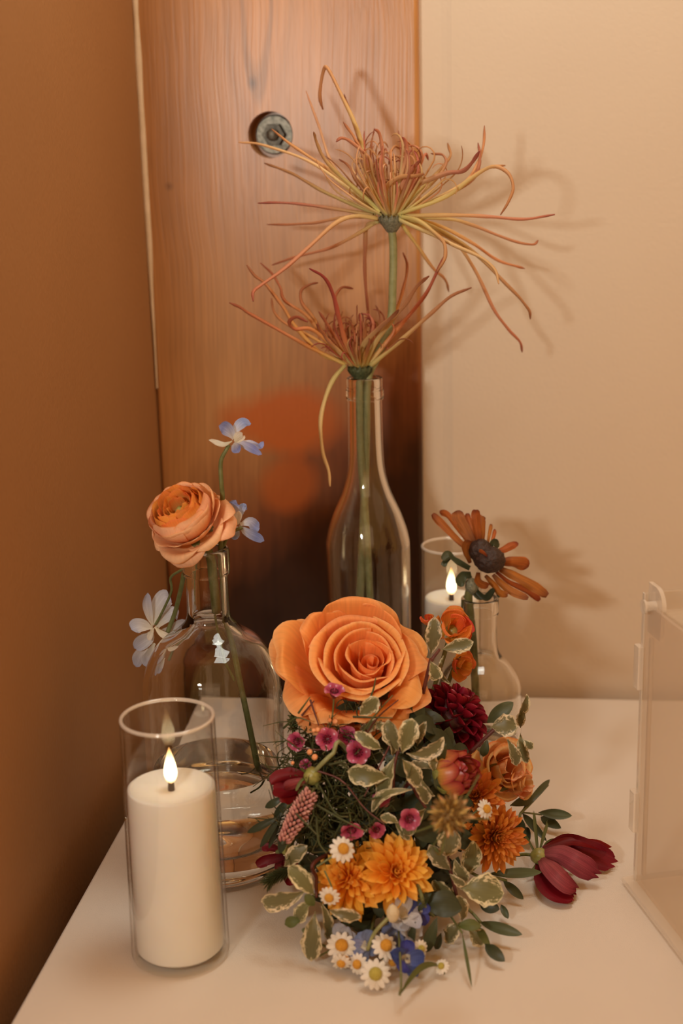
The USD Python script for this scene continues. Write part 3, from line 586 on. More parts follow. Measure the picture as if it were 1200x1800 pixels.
top = [
 (P_, .03, 4.2, [(680,372),(655,312),(628,228),(602,172),(576,122),(568,126),(561,168),(568,192)]), (P_, .025, 4., [(672,366),(652,305),(638,262),(622,220),(604,166)]),
 (Q_, .05, 3.6, [(662,370),(618,330),(583,288),(560,222),(538,160)]), (P_, -.01, 4., [(668,372),(622,332),(570,292),(520,260),(478,226)]),
 (Q_, .03, 3.6, [(662,374),(600,322),(545,285),(470,257),(420,249)]), (P_, .045, 3.8, [(660,376),(570,338),(510,303),(464,287)]),
 (P_, .0, 3.6, [(655,378),(580,366),(520,358),(454,356)]), (P_, .05, 3.6, [(655,381),(600,383),(540,393),(470,394)]),
 (P_, -.055, 4.4, [(662,384),(625,380),(590,392),(545,432),(500,472),(460,500),(446,512),(444,530)]), (P_, .06, 3.4, [(668,386),(630,410),(580,436),(520,452),(478,466)]),
 (P_, .05, 4., [(664,390),(645,398),(642,430),(641,480),(648,560)]), (P_, -.02, 4.2, [(668,370),(606,316),(572,282),(556,252),(552,231)]),
 (P_, -.015, 4.2, [(676,368),(648,322),(640,280),(622,240),(604,214)]), (P_, -.03, 4.2, [(680,368),(655,310),(648,278),(620,252),(600,243),(590,250)]),
 (P_, -.02, 4.2, [(684,366),(673,310),(672,268),(666,235),(658,226)]), (P_, -.02, 4.2, [(690,366),(704,310),(715,275),(713,252),(706,242)]),
 (P_, -.01, 4., [(692,368),(714,322),(734,292),(740,274)]), (P_, -.04, 4.2, [(684,372),(677,355),(680,328),(700,312),(725,309),(744,307)]),
 (P_, -.03, 4.6, [(698,370),(726,330),(780,306),(812,301),(830,285),(842,266)]), (P_, .03, 3.8, [(700,374),(760,352),(815,322),(838,290),(850,255),(852,220)]),
 (P_, .02, 3.8, [(700,374),(775,346),(828,318),(842,290),(843,268),(839,252)]), (P_, -.03, 4.2, [(700,376),(780,348),(830,312),(865,293),(892,304),(901,330),(893,355),(879,378)]),
 (P_, .01, 3.6, [(700,376),(790,342),(838,305),(866,293),(887,292)]), (P_, .0, 4., [(705,379),(800,378),(860,381),(920,386),(975,377)]),
 (P_, .035, 3.6, [(705,381),(790,385),(830,396),(890,420),(935,429),(946,422)]), (P_, .06, 3.8, [(705,382),(770,396),(830,427),(870,455),(905,467),(922,472)]),
 (P_, .02, 4.2, [(703,384),(755,396),(825,438),(880,490),(912,522),(928,545),(933,560)]), (Q_, -.055, 4.2, [(698,384),(720,395),(760,412),(800,432),(850,455),(870,475),(877,498)]),
 (P_, -.06, 4.4, [(702,380),(735,388),(765,410),(781,428),(782,452),(768,478)]), (P_, .05, 4., [(705,388),(790,418),(832,470),(868,545),(893,578),(914,600),(918,618)]),
 (P_, .07, 3.6, [(703,390),(730,428),(760,470),(780,490),(789,512)]), (P_, .04, 3.6, [(700,372),(750,322),(776,295),(792,272),(786,252)]),
 (P_, .02, 3.4, [(700,372),(755,326),(782,292),(778,272),(756,271)]), (P_, .05, 3.2, [(698,370),(728,320),(738,290),(748,270),(752,282)]),
 (P_, .03, 3.2, [(692,368),(690,315),(685,275),(693,258),(703,262)]), (P_, .04, 3.2, [(672,370),(630,325),(612,292),(596,280)]), (P_, -.03, 3.8, [(690,372),(702,335),(722,300),(738,282)])]
low = [
 ('mum_petal_rust', -.03, 4., [(606,640),(560,618),(525,600),(450,558),(425,543),(402,533)]), ('mum_petal_rust', .0, 4., [(604,636),(565,622),(520,576),(496,538),(467,500),(448,485),(433,466)]),
 ('mum_petal_rust', .04, 3.6, [(606,634),(579,608),(540,556),(500,528),(493,505),(480,484),(458,462)]), ('mum_petal_rust', -.05, 4.4, [(620,640),(606,600),(596,560),(585,520),(570,490),(544,472)]),
 ('mum_petal_rust', .02, 3.8, [(610,636),(580,610),(552,560),(531,532),(530,510),(545,500),(559,497)]), ('mum_petal_rust', .03, 3.4, [(616,634),(602,580),(592,540),(590,520),(602,505),(620,508)]),
 (P_, -.05, 4.4, [(637,644),(660,602),(690,560),(712,535),(733,503),(754,485)]), ('mum_petal_rust', .0, 4.2, [(648,641),(680,600),(710,565),(746,520),(767,480),(783,446)]),
 (P_, -.02, 4.2, [(652,642),(700,602),(754,554),(792,521),(828,506)]), ('mum_petal_rust', .04, 3.6, [(650,636),(690,560),(708,510),(716,470),(708,444)]),
 (Q_, -.045, 4.4, [(606,642),(585,668),(570,705),(563,745),(567,795),(577,826),(581,854)]), ('mum_petal_rust', -.045, 4., [(610,638),(575,600),(545,578),(518,578),(508,566),(520,558),(540,566)]),
 ('mum_petal_rust', .02, 3.4, [(608,634),(560,600),(504,570),(482,548),(477,524)]), ('mum_petal_rust', -.02, 4.2, [(616,640),(600,610),(578,575),(560,548)]),
 (P_, -.055, 4.4, [(628,644),(640,605),(668,575),(690,556),(700,545)]), (P_, -.05, 4.4, [(618,642),(590,612),(570,590),(556,570)])]
wb = lambda x, y: (WB[0], WB[1])
mt, MC1 = mum('spider_mum', 'taller spider mum with long thin curling peach-orange petals high above the wine bottle', (688, 384), top, (92, (.05, 1.22), (.036, .078)),
    [(688,396,YM), (691,440,YM+.002), (690,500,YM+.004), (686,565,YM+.006), (664,625,YM+.003), (646,668,YM+.001), (643,760,YM), (641,860,YM+.002), (637,960,YM+.004), (632,1060,YM+.004), (628,1210,YM+.004)], (P_, P_, Q_), 3, 'calyx_grey', 1.)
ml, MC2 = mum('spider_mum', 'lower spider mum with rusty-red curling petals sitting right on the mouth of the wine bottle', (633, 648), low, (84, (.05, 1.15), (.026, .056)),
    [(633,655,YM-.002), (632,690,YM-.004), (634,800,YM-.004), (644,930,YM-.006), (650,1060,YM-.006), (655,1200,YM-.006)], ('mum_petal_rust', 'mum_petal_rust', P_), 5, 'calyx_dark', .85)
dd = blob(MC2+[0, 0, .006], (.008, .008, .006), 3, .12, 3, 3); put('disc', dd, 'stamen_yellow', ml)
dd = blob(MC1+[0, 0, .004], (.007, .007, .004), 3, .12, 3, 3); put('disc', dd, 'stamen_yellow', mt)

# ---------------- ranunculus and delphinium in the round bottle ----------------
YR = LB[1]
rc = onY(331, 918, YR-.012); R = frame(nrm((-.30, -.50, .81)), up=(.2, 1, .1))
ran = thing('ranunculus', 'peach-orange many-petalled ranunculus leaning over the mouth of the round bottle', 'flower', LB+[0, 0, .03])
k = 0
for ring, (n, rr, h, op) in enumerate([(5, .0075, .019, -.30), (6, .0110, .0215, -.28), (7, .0145, .0225, -.24), (7, .0180, .0215, -.18), (7, .0210, .019, -.10), (6, .0235, .0145, .12), (5, .0262, .0055, .5), (5, .0275, -.006, .8), (4, .0265, -.014, .8)]):
    for j in range(n):
        phi = 2*np.pi*(j+.5*(ring % 2)+rng.uniform(-.15, .15))/n; s = rng.uniform(.94, 1.07); r1, h1 = rr*s, h*rng.uniform(.93, 1.06)
        if ring < 5: prof = [(.002, -.006), (r1*.75, -.004+.1*h1), (r1*1.02, h1*.45), (r1*.96, h1*.82), (r1*(1+op*.35), h1)]
        else: prof = [(.003, -.008), (r1*.55, -.009+.3*h1), (r1*.9, h1*.5-.001), (r1*1.02, h1*.85), (r1*(1+.05*op), h1*1.05-.003*op)]
        put('petal', cup_petal(rc, R, phi, (.74 if ring > 5 else np.pi/n*1.35), prof, .30 if ring > 5 else .22, 2.2, -.0012 if ring > 5 else -.0008, .0042 if ring > 5 else .003, k, wprof=([0, .3, .65, .88, 1], [.4, .85, 1.05, .95, .72]) if ring > 5 else None), 'ranunculus_inner' if ring < 4 else 'ranunculus_outer', ran); k += 1
b = blob(rc+R @ [0, 0, .009], (.0045, .0045, .006), 4, .2, 4, 3, R); put('centre', b, 'bud_green', ran)
q = rc+R @ [0, 0, -.008]
put('stem', tube(spline([q, q+R @ [0, 0, -.006], onY(368, 975, YR), onY(374, 1010, YR+.001), onY(381, 1075, YR+.006)], 26), np.linspace(.0030, .0037, 26), 10), 'stem_green', ran)
for j in range(5):
    a = j*1.257; d = R @ [math.cos(a), math.sin(a), 0]; C = spline([q+d*.002, q+d*.010-R[:, 2]*.001, q+d*.016-R[:, 2]*.004], 8)
    put('sepal', pblade(C, R[:, 2], leafw(8, .004), .2), 'green_leaf', ran)

def floret(t, c, axis, size, m, seed, n=5, open_=1.1, spur=True, centre=True, droop=.3):
    "delphinium floret: spoon-shaped sepals, a ruffled cream eye and a spur behind"
    R = frame(axis); rnd = np.random.default_rng(seed)
    for j in range(n):
        a = 2*np.pi*j/n+rnd.uniform(-.25, .25); th = open_+rnd.uniform(-.35, .35); L = size*rnd.uniform(.8, 1.15); s = np.linspace(0, 1, 12)
        d = np.array([math.cos(a)*math.sin(th), math.sin(a)*math.sin(th), math.cos(th)]); up = nrm(np.array([0, 0, 1.])-d*d[2])
        C = d*(L*s)[:, None]+up*(L*(.16*np.sin(np.pi*s)-droop*rnd.uniform(-.4, 1.)*s**2))[:, None]
        put('petal', pblade(C @ R.T+c, up @ R.T, leafw(12, size*.40, base=.25, peak=.6, sharp=.6), rnd.uniform(-.1, .5), nv=7, ruffle=.7, seed=seed*7+j), m, t)
    if centre:
        for j in range(4):
            a = 2*np.pi*j/4+.6; d = R @ np.array([math.cos(a)*.6, math.sin(a)*.6, .8]); C = c+d*(size*.42*np.linspace(.05, 1, 7))[:, None]
            put('inner_petal', pblade(C, R[:, 2], leafw(7, size*.15, peak=.6), .4, ruffle=.6, seed=j), 'cream_petal', t)
    if spur:
        C = spline([c, c-R[:, 2]*size*.35+R[:, 0]*size*.1, c-R[:, 2]*size*.75+R[:, 0]*size*.45], 12)
        put('spur', tube(C, np.linspace(.16, .03, 12)*size, 8), m, t)
dl = thing('delphinium', 'thin stem with two faded blue delphinium flowers rising behind the ranunculus', 'flower', LB+[0, 0, .04])
f1 = onY(417, 768, YR+.002); f2 = onY(425, 915, YR+.008)
lb = lambda px, py, d=0.: onY(px, py, YR+d)
st1 = spline([f1+[-.006, 0, -.006], lb(398,790), lb(388,812), lb(389,850), lb(391,880,.004), lb(388,960,.004), lb(390,1010,.004), lb(400,1090,.008), lb(418,1180,.008), lb(437,1270,.004), lb(456,1365,0.)], 60)
put('stem', tube(st1, np.linspace(.0013, .0023, 60), 8), 'stem_green', dl)
put('side_stem', tube(spline([f2+[0, 0, -.005], lb(402,940,.006), lb(388,975,.005)], 12), .0012, 7), 'stem_green', dl)
put('side_stem', tube(spline([lb(378,1080,.006), lb(392,1150,.006), lb(412,1195,.008)], 12), .0010, 7), 'stem_green', dl)
for pts in ([(456,1365),(468,1378),(485,1374)], [(450,1352),(440,1372),(425,1382)], [(454,1362),(462,1395),(466,1410)]):
    put('root_thread', tube(spline([lb(*p) for p in pts], 10), .0007, 6), 'stem_green', dl)
# the two flowers, petal by petal
def traced(t, m, y, rows, name='petal', cup=.3):
    for k, (pts, w, dy, roll) in enumerate(rows):
        C = path3(pts, y, y+dy, 14); T = nrm(C[-1]-C[0]); f = facing(C[0]); N = rot(nrm(f-T*(f @ T)), T, roll)
        put(name, pblade(C, N, leafw(14, w*pxm(C[0]), base=.3, peak=.6, sharp=.55), cup, nv=7, ruffle=.5, seed=k+3), m, t)
traced(dl, 'blue_petal', YR, [([(410,772),(403,760),(393,752),(385,748)], 12, -.006, 20), ([(412,765),(418,752),(428,743),(441,744)], 11, .010, -30), ([(412,778),(415,788),(419,796)], 9, -.010, 10),
    ([(412,776),(428,780),(445,788),(460,799)], 9, -.004, 35), ([(416,776),(440,778),(455,786),(463,776)], 6, .006, -40)])
traced(dl, 'cream_petal', YR, [([(408,776),(395,783),(380,780),(367,773)], 7, -.002, 50), ([(412,776),(418,766),(426,761)], 7, -.008, 0), ([(413,778),(422,772),(430,766)], 5, -.006, 30)], 'inner_petal')
traced(dl, 'blue_petal', YR+.01, [([(418,920),(410,900),(408,885),(415,880)], 12, -.004, 20), ([(420,918),(424,900),(428,890),(434,894)], 8, .008, -30), ([(420,925),(435,935),(450,942),(464,951)], 10, -.006, 30),
    ([(422,922),(438,918),(448,926),(456,929)], 11, .004, -20), ([(416,925),(412,938),(404,944)], 10, -.004, 0)])
traced(dl, 'cream_petal', YR+.008, [([(418,922),(416,910),(420,898)], 8, -.006, 10)], 'inner_petal')
ds = thing('delphinium', 'drooping pale blue delphinium flowers hanging behind the left shoulder of the round bottle', 'flower', LB+[0, .02, .06])
YD = YR+.05
put('stem', tube(spline([lb(374,1040,.004), lb(368,985,.006), lb(346,975,.018), onY(326,1000,YD-.02), onY(318,1035,YD-.01), onY(308,1075,YD), onY(295,1110,YD), onY(285,1140,YD)], 40), .0018, 8), 'stem_green', ds)
put('side_stem', tube(spline([onY(322,1000,YD-.018), onY(300,1015,YD-.01), onY(301,1040,YD-.005), onY(283,1080,YD), onY(273,1098,YD)], 20), .0010, 7), 'stem_green', ds)
traced(ds, 'pale_blue_petal', YD, [([(268,1100),(262,1080),(258,1060),(260,1042)], 8, -.004, 0), ([(270,1098),(278,1070),(290,1052),(298,1050)], 17, .012, -10), ([(268,1104),(250,1100),(238,1102),(231,1107)], 14, -.006, 15),
    ([(268,1108),(262,1120),(248,1130),(236,1140)], 13, -.002, 0), ([(262,1130),(250,1145),(243,1158),(240,1172)], 11, .004, 10), ([(270,1130),(262,1150),(258,1160),(262,1172)], 11, -.004, -20), ([(278,1110),(300,1105),(318,1096),(330,1100)], 9, .01, 20),
    ([(276,1104),(288,1088),(304,1078),(312,1085)], 14, .01, -30)], cup=.35)
traced(ds, 'cream_petal', YD-.004, [([(272,1102),(282,1112),(292,1118),(304,1120)], 6, -.004, 0), ([(270,1104),(264,1116),(262,1126)], 5, -.004, 0)], 'inner_petal')

# ---------------- rust daisy in the small bottle ----------------
YS = SB[1]
rd = thing('rust_daisy', 'wilting rust-brown daisy with a dark cone in the small bottle at the right', 'flower', SB+[0, 0, .02])
def strips(t, m, y, rows, name='petal', cup=-.35, base=.45):
    for k, (pts, w, dy, roll) in enumerate(rows):
        C = path3(pts, y, y+dy, 16); T = nrm(C[-1]-C[0]); f = facing(C[0]); N = rot(nrm(f-T*(f @ T)), T, roll)
        u = np.linspace(0, 1, 16); ww = .92*w*pxm(C[0])*np.interp(u, [0, .3, .75, .93, 1], [base, .8, 1, .8, .4])
        put(name, pblade(C, N, ww, cup, nv=7, ruffle=.9, seed=k+1), m, t)
RC = (852, 982)
strips(rd, 'rust_petal', YS, [([(828,972),(800,945),(778,922),(760,903)], 8, .01, 10), ([(832,968),(805,930),(785,905),(772,901)], 7, .018, -30), ([(836,964),(818,932),(806,912),(803,897)], 13, .012, 0),
    ([(840,962),(830,930),(824,915),(821,902)], 7, .02, 20), ([(843,960),(838,930),(836,910),(836,896)], 9, .0, 0), ([(848,960),(848,930),(848,912),(851,908)], 8, .016, 20), ([(856,960),(860,938),(862,928),(863,921)], 4, .02, 0),
    ([(862,962),(868,940),(870,930)], 4, .02, 0), ([(866,972),(884,966),(898,958),(909,953)], 9, .014, -25), ([(876,990),(900,990),(918,992),(929,996)], 13, .01, 25), ([(878,1000),(905,1012),(935,1028),(962,1047)], 11, -.004, -15),
    ([(872,1006),(900,1028),(930,1042),(948,1056)], 8, .006, 40), ([(866,1010),(880,1025),(900,1040),(928,1052)], 8, -.010, 0), ([(852,1012),(866,1028),(878,1042),(892,1046)], 7, -.014, 20), ([(840,1006),(838,1018),(846,1026),(858,1030)], 8, -.016, 0),
    ([(826,990),(820,975),(818,960),(824,950)], 8, -.010, 0), ([(842,985),(838,975),(845,972),(856,978)], 7, -.02, 0)])
put('cone', blob(onY(860, 984, YS-.008), (.0125, .011, .0105), 2, .10, 4, 4), 'seed_brown', rd, label='dark brown seed cone of the daisy')
put('cone', blob(onY(844, 968, YS-.002), (.0095, .009, .0095), 5, .10, 4, 4), 'seed_brown', rd, label='dark brown seed cone of the daisy')
strips(rd, 'dark_leaf', YS, [([(825,1000),(800,985),(788,975),(778,985)], 9, -.006, 30), ([(828,1010),(815,1012),(808,1022),(806,1030)], 11, -.012, 0), ([(835,1020),(840,1040),(855,1050),(868,1035)], 7, -.010, 40), ([(830,1024),(836,1044),(850,1052)], 7, -.004, -20),
    ([(862,960),(868,952),(876,962)], 7, .004, 0), ([(868,1035),(874,1042),(878,1050)], 4, .0, 0), ([(790,980),(782,988),(779,996)], 6, -.008, 0)], 'bract', .1, .6)
put('receptacle', blob(onY(829, 1030, YS-.002), (.0055, .0055, .0065), 6, .1, 3, 3), 'calyx_grey', rd)
put('stem', tube(spline([onY(826,1034,YS-.002), onY(823,1050,YS-.001), onY(826,1080,YS+.001), onY(831,1130,YS+.003), onY(835,1200,YS+.006), onY(838,1290,YS+.008)], 30), .0034, 10), 'stem_green', rd)
# ---------------- the bouquet lying on the table: big blooms ----------------
# rose
rp = onY(622, 1185, -.352); ax = nrm((.14, -.62, .77)); R = frame(ax, up=(0, .3, 1))
rose = thing('rose', 'large open orange garden rose at the top of the bouquet', 'flower', HUB)
k = 0
def rose_petal(phi, spread, prof, **kw):
    global k
    put('petal', cup_petal(rp, R, phi, spread, prof, seed=k, nu=18, nv=17, **kw), 'rose_petal', rose); k += 1
off = R @ [.0105, -.003, 0]
rp0 = rp.copy(); rp = rp0+off
a = np.linspace(0, 1, 90); hgt = np.linspace(0, 1, 10)                    # rolled heart
ang = a*2*np.pi*1.9; rr = .0012+.0062*a
P = np.stack([np.stack([(rr*(.55+.6*h))*np.cos(ang), (rr*(.55+.6*h))*np.sin(ang), -.004+.030*h-.004*a*h+.0014*np.sin(5*a+2)*h], -1) for h in hgt])
put('petal', (lambda m: (m[0] @ R.T+rp, m[1], m[2]))(grid(P)), 'rose_petal', rose, label='rolled heart of the rose')
for ring, (n, rr, h, lip, sp, j0) in enumerate([(2, .0088, .0280, .0006, 1.7, .4), (3, .0122, .0290, .0016, 1.25, 1.3), (3, .0168, .0285, .0032, 1.2, .2), (4, .0218, .0270, .0050, 1.05, .9), (4, .0272, .0240, .0066, 1.02, .2)]):
    for j in range(n):
        s = rng.uniform(.95, 1.06); r1 = rr*s; h1 = h*rng.uniform(.95, 1.04)
        phi = j0+2*np.pi*(j+rng.uniform(-.13, .13))/n
        rp = rp0+off*(1-ring/5)
        rose_petal(phi, sp, [(.003, -.012), (r1*.62, -.011+.12*h1), (r1*.93, h1*.38), (r1*1.0, h1*.75), (r1+lip*.35, h1), (r1+lip, h1*.995)], top=.20, pw=2.2, edge=.0025+.0006*ring, wav=.0045)
rp = rp0
# loose outer petals, one by one: azimuth, half spread, reach, height of the rim, roll of the rim
for phi, sp, r1, h1, lip in [(3.05, .66, .049, .021, .010), (2.35, .66, .038, .027, .006), (1.66, .72, .039, .031, .005), (.98, .70, .038, .027, .006), (.25, .66, .040, .014, .009), (-.5, .66, .038, .012, .009), (-1.2, .66, .037, .012, .009), (-1.95, .62, .041, .012, .011), (-2.6, .58, .044, .012, .010),
                          (1.30, .66, .046, .012, .009), (.55, .62, .047, .006, .009), (-.15, .62, .046, .002, .008), (-.9, .6, .043, .0, .008), (-1.6, .6, .044, -.002, .009), (-2.3, .6, .047, .001, .010), (2.75, .55, .050, .006, .010)]:
    rose_petal(phi, sp, [(.003, -.016), (r1*.42, -.017+.18*max(h1, .004)), (r1*.75, -.006+h1*.5), (r1*.93, h1*.85), (r1+lip*.3, h1+.002), (r1+lip, h1-.0015)], top=.34, pw=2.2, edge=.001, wav=.010, notch=.02, wprof=([0, .25, .6, .85, 1], [.4, .8, 1.05, 1., .8]))
b = blob(rp+R @ [0, 0, -.018], (.010, .010, .009), 3, .1, 3, 3, R); put('hip', b, 'bud_green', rose)
stem_to_hub(rose, rp+R @ [0, 0, -.020], .0028, d=-R[:, 2]*-1)
# burgundy dahlia
dp = onY(789, 1268, -.318); R = frame(nrm((.45, .10, .88)))
dah = thing('dahlia', 'deep burgundy ball dahlia tucked under the right side of the orange rose', 'flower', HUB)
put('core', blob(dp, (.017, .017, .017), 3, .02, 3, 3), 'dahlia_petal', dah)
phyllo(dah, dp, R, 96, lambda f: .0160, lambda f: .0118+.001*f, lambda f: .0042+.0013*min(1., 3*f), lambda f: math.acos(max(-1, 1-1.75*f)), 'dahlia_petal', cup=.95, curl=.05, peak=.70, jitter=.03, nv=9, ns=12, rounded=True)
stem_to_hub(dah, dp-[0, 0, .016], .002, d=(0, 0, 1))
# two golden mums at the front
def pom(name, label, c, axis, n, L0, L1, w0, w1, th1, m, r0=.003, cup=.55, curl=.12, pw=.7, core='thistle_brown', sharp=.75, keep=None, coreR=.55, ruf=0., peak=.6, eye=None):
    R = frame(nrm(axis)); t = thing(name, label, 'flower', HUB)
    phyllo(t, c, R, n, lambda f: r0*(.6+.4*f), lambda f: L0+(L1-L0)*f**.8, lambda f: w0+(w1-w0)*f, lambda f: .05+th1*f**pw, m, cup=cup, curl=curl, peak=peak, jitter=.07, nv=5, ns=9, sharp=sharp, keep=keep, ruf=ruf)
    put('core', blob(c-R[:, 2]*.0005, (r0*1.1, r0*1.1, r0*1.05), 2, .1, 3, 3, R), core, t)
    if eye: put('eye', blob(c+R[:, 2]*eye[0], (eye[1], eye[1], eye[2]), 2, .2, 5, 3, R), eye[3], t, label='small brown eye of the flower')
    stem_to_hub(t, c-R[:, 2]*r0*.8, .0018); return t
g1 = onY(612, 1545, -.437); g2 = onY(692, 1535, -.437)
pom('golden_mum', 'golden yellow mum at the front of the bouquet, the left one turned sideways', g1, (-.38, -.62, .50), 92, .009, .0235, .0018, .0034, 1.95, 'mum_yellow', .0045, core='mum_yellow', sharp=.62)
pom('golden_mum', 'golden yellow mum at the front of the bouquet, the right one with broad pointed petals', g2, (.30, -.66, .52), 74, .010, .0245, .0022, .0046, 1.90, 'mum_yellow', .0045, core='mum_yellow', sharp=.72, cup=.7)
# burnt orange mums on the right
o1 = onY(868, 1470, Yb(868, 1470)+.012); o2 = onY(838, 1402, Yb(838, 1402)+.018)
pom('orange_mum', 'burnt orange mum facing right, the lower one beside the fallen burgundy cosmos', o1, (.45, -.75, .22), 120, .007, .0235, .0012, .0029, 1.70, 'mum_orange', .0035, core='mum_orange', sharp=.5, pw=.62, eye=(.0045, .0032, .002, 'thistle_brown'))
pom('orange_mum', 'burnt orange mum just under the red-tipped dahlia bud', o2, (-.10, -.62, .62), 76, .007, .019, .0013, .0029, 1.65, 'mum_orange', .0035, core='mum_orange', sharp=.5, pw=.62)
# half-open dahlia bud
bp = onY(782, 1362, Yb(782, 1362)+.004); ax = nrm(onY(832, 1352, Yb(782, 1362)-.004)-bp); R = frame(ax, up=(0, 0, 1)); bud = thing('dahlia_bud', 'half-open dahlia bud, green-gold at the base with red petal tips', 'flower', HUB)
for ring, (n, r1, L, op) in enumerate([(5, .006, .021, -.35), (7, .010, .022, -.28), (8, .0130, .0215, -.12), (8, .0145, .019, .0)]):
    for j in range(n):
        ph = 2*np.pi*(j+.5*(ring % 2))/n+rng.uniform(-.1, .1); s = rng.uniform(.92, 1.06)
        put('petal', cup_petal(bp, R, ph, np.pi/n*1.3, [(.004, -.004), (r1*.95, .002), (r1*1.08*s, L*.4), (r1*.95*s, L*.78), (r1*(.8+op)*s+.002, L*s)], top=.34, pw=1.7, wav=.002, seed=ring*9+j, nv=9), 'bud_petal', bud)
for j in range(7):
    a = j*.9; d = R @ [math.cos(a), math.sin(a), 0]; C = spline([bp+d*.003-ax*.006, bp+d*.013-ax*.002, bp+d*.0162+ax*.006], 8); put('sepal', pblade(C, -d, leafw(8, .0045, base=.6), .2), 'bud_green', bud)
stem_to_hub(bud, bp-ax*.005, .0018)
# soft peach flowers behind
def loose(name, label, c, axis, seed, m, rad, n=14):
    R = frame(nrm(axis)); t = thing(name, label, 'flower', HUB); r = np.random.default_rng(seed)
    for j in range(n):
        ph = j*2.4+r.uniform(-.3, .3); f = j/n; r1 = rad*(.28+.72*f)*r.uniform(.88, 1.12); h = rad*(.85-.75*f)
        put('petal', cup_petal(c, R, ph, .95-.3*f, [(.002, -rad*.3), (r1*.6, -rad*.2), (r1*.95, h*.5), (r1*1.05, h), (r1*1.2, h*.95)], top=.25, wav=rad*.22, seed=j+seed, nv=11), m, t)
    put('core', blob(c-R[:, 2]*rad*.15, (rad*.3,)*3, seed, .1, 3, 3), 'bud_green', t)
    stem_to_hub(t, c-R[:, 2]*rad*.3, .0018); return t
loose('peach_flower', 'soft peach and orange ruffled flower behind the burgundy dahlia at the right', onY(878, 1352, -.270), (.55, -.70, .42), 4, 'peach_petal', .0235, 18)
loose('peach_flower', 'small peach flower low at the right edge of the bouquet, above the dark narrow leaves', onY(912, 1378, -.276), (.72, -.55, .30), 9, 'peach_petal', .0125, 12)
loose('coral_flower', 'coral orange flower half hidden behind the right edge of the rose', onY(795, 1108, -.290), (.30, -.70, .62), 6, 'coral_petal', .0165, 12)
loose('coral_flower', 'coral orange flower hanging just above the burgundy dahlia', onY(806, 1168, -.285), (.60, -.70, .10), 8, 'coral_petal', .0125, 9)
loose('coral_flower', 'tiny coral-red bloom against the candle behind the rose', onY(752, 1092, -.285), (-.1, -.4, .9), 12, 'coral_petal', .0065, 7)

# cosmos lying on the cloth at the right
cz = .012
cb = onZ(948, 1505, TZ+cz)
cos = thing('cosmos', 'burgundy cosmos flower lying on its side on the cloth at the right', 'flower', (cb[0], cb[1], TZ))
def ontable(t, m, rows, name='petal', cup=.3, base=.4, peak=(.3, .75), label=None):
    for k, (pts, w, z0, zm, z1, roll) in enumerate(rows):
        p = spline(pts, 18); s = np.linspace(0, 1, 18); zz = np.interp(s, [0, .5, 1], [z0, zm, z1]); C = np.array([onZ(a, b, TZ+z) for (a, b), z in zip(p, zz)])
        T = nrm(C[-1]-C[0]); f = nrm(facing(C[0])+[0, 0, .6]); N = rot(nrm(f-T*(f @ T)), T, roll)
        ww = w*pxm(C[0])*np.interp(s, [0, peak[0], peak[1], .96, 1], [base, .85, 1, .75, .55])
        v = pblade(C, N, ww, cup, nv=13, ruffle=.45, seed=k+2)
        q = v[0].reshape(18, 13, 3); e = (meshkit.noise(np.stack([np.arange(13)*.8, np.full(13, k*3.), np.zeros(13)], -1), 4)-.5)*.006      # toothed tip
        q[-1] += T*e[:, None]; q[-2] += T*e[:, None]*.4; q[..., 2] = np.maximum(q[..., 2], TZ+.001)
        put(name, (q.reshape(-1, 3), v[1], v[2]), m, t, label=label)
ontable(cos, 'cosmos_front', [([(955,1498),(995,1487),(1035,1500),(1078,1519)], 24, .013, .014, .004, 15), ([(955,1492),(1000,1482),(1040,1487),(1072,1494)], 14, .016, .018, .010, -25), ([(952,1515),(962,1550),(980,1570),(1008,1580)], 26, .008, .006, .002, -10)], cup=.25)
ontable(cos, 'cosmos_back', [([(955,1500),(985,1500),(1022,1520),(1050,1538)], 21, .016, .021, .010, 10), ([(952,1508),(968,1522),(992,1545),(1016,1560)], 22, .014, .017, .008, -15)], cup=-.45, label='paler ribbed back of a petal')
put('calyx', blob(cb, (.0068, .0062, .0060), 4, .08, 3, 3), 'bud_green', cos)
ontable(cos, 'green_leaf', [([(945,1500),(942,1470),(938,1428)], 3.2, .014, .02, .024, 0), ([(948,1495),(955,1470),(962,1446)], 3.2, .014, .02, .022, 20), ([(942,1505),(935,1490),(925,1472),(918,1468)], 2.4, .012, .018, .016, 0), ([(944,1515),(938,1526),(926,1538)], 2.4, .008, .008, .004, 0), ([(946,1518),(948,1528),(944,1537)], 3, .008, .006, .003, 0), ([(955,1488),(965,1480),(979,1476)], 4, .016, .018, .016, 10)], 'sepal', .2)
put('stem', tube(spline([cb, onZ(925, 1502, TZ+.012), onZ(905, 1503, TZ+.016), onZ(860, 1502, TZ+.02), HUB], 24), .0013, 8), 'stem_green', cos)
put('stamen', blob(onZ(995, 1513, TZ+.010), (.0055, .003, .003), 3, .3, 9, 3), 'seed_brown', cos)
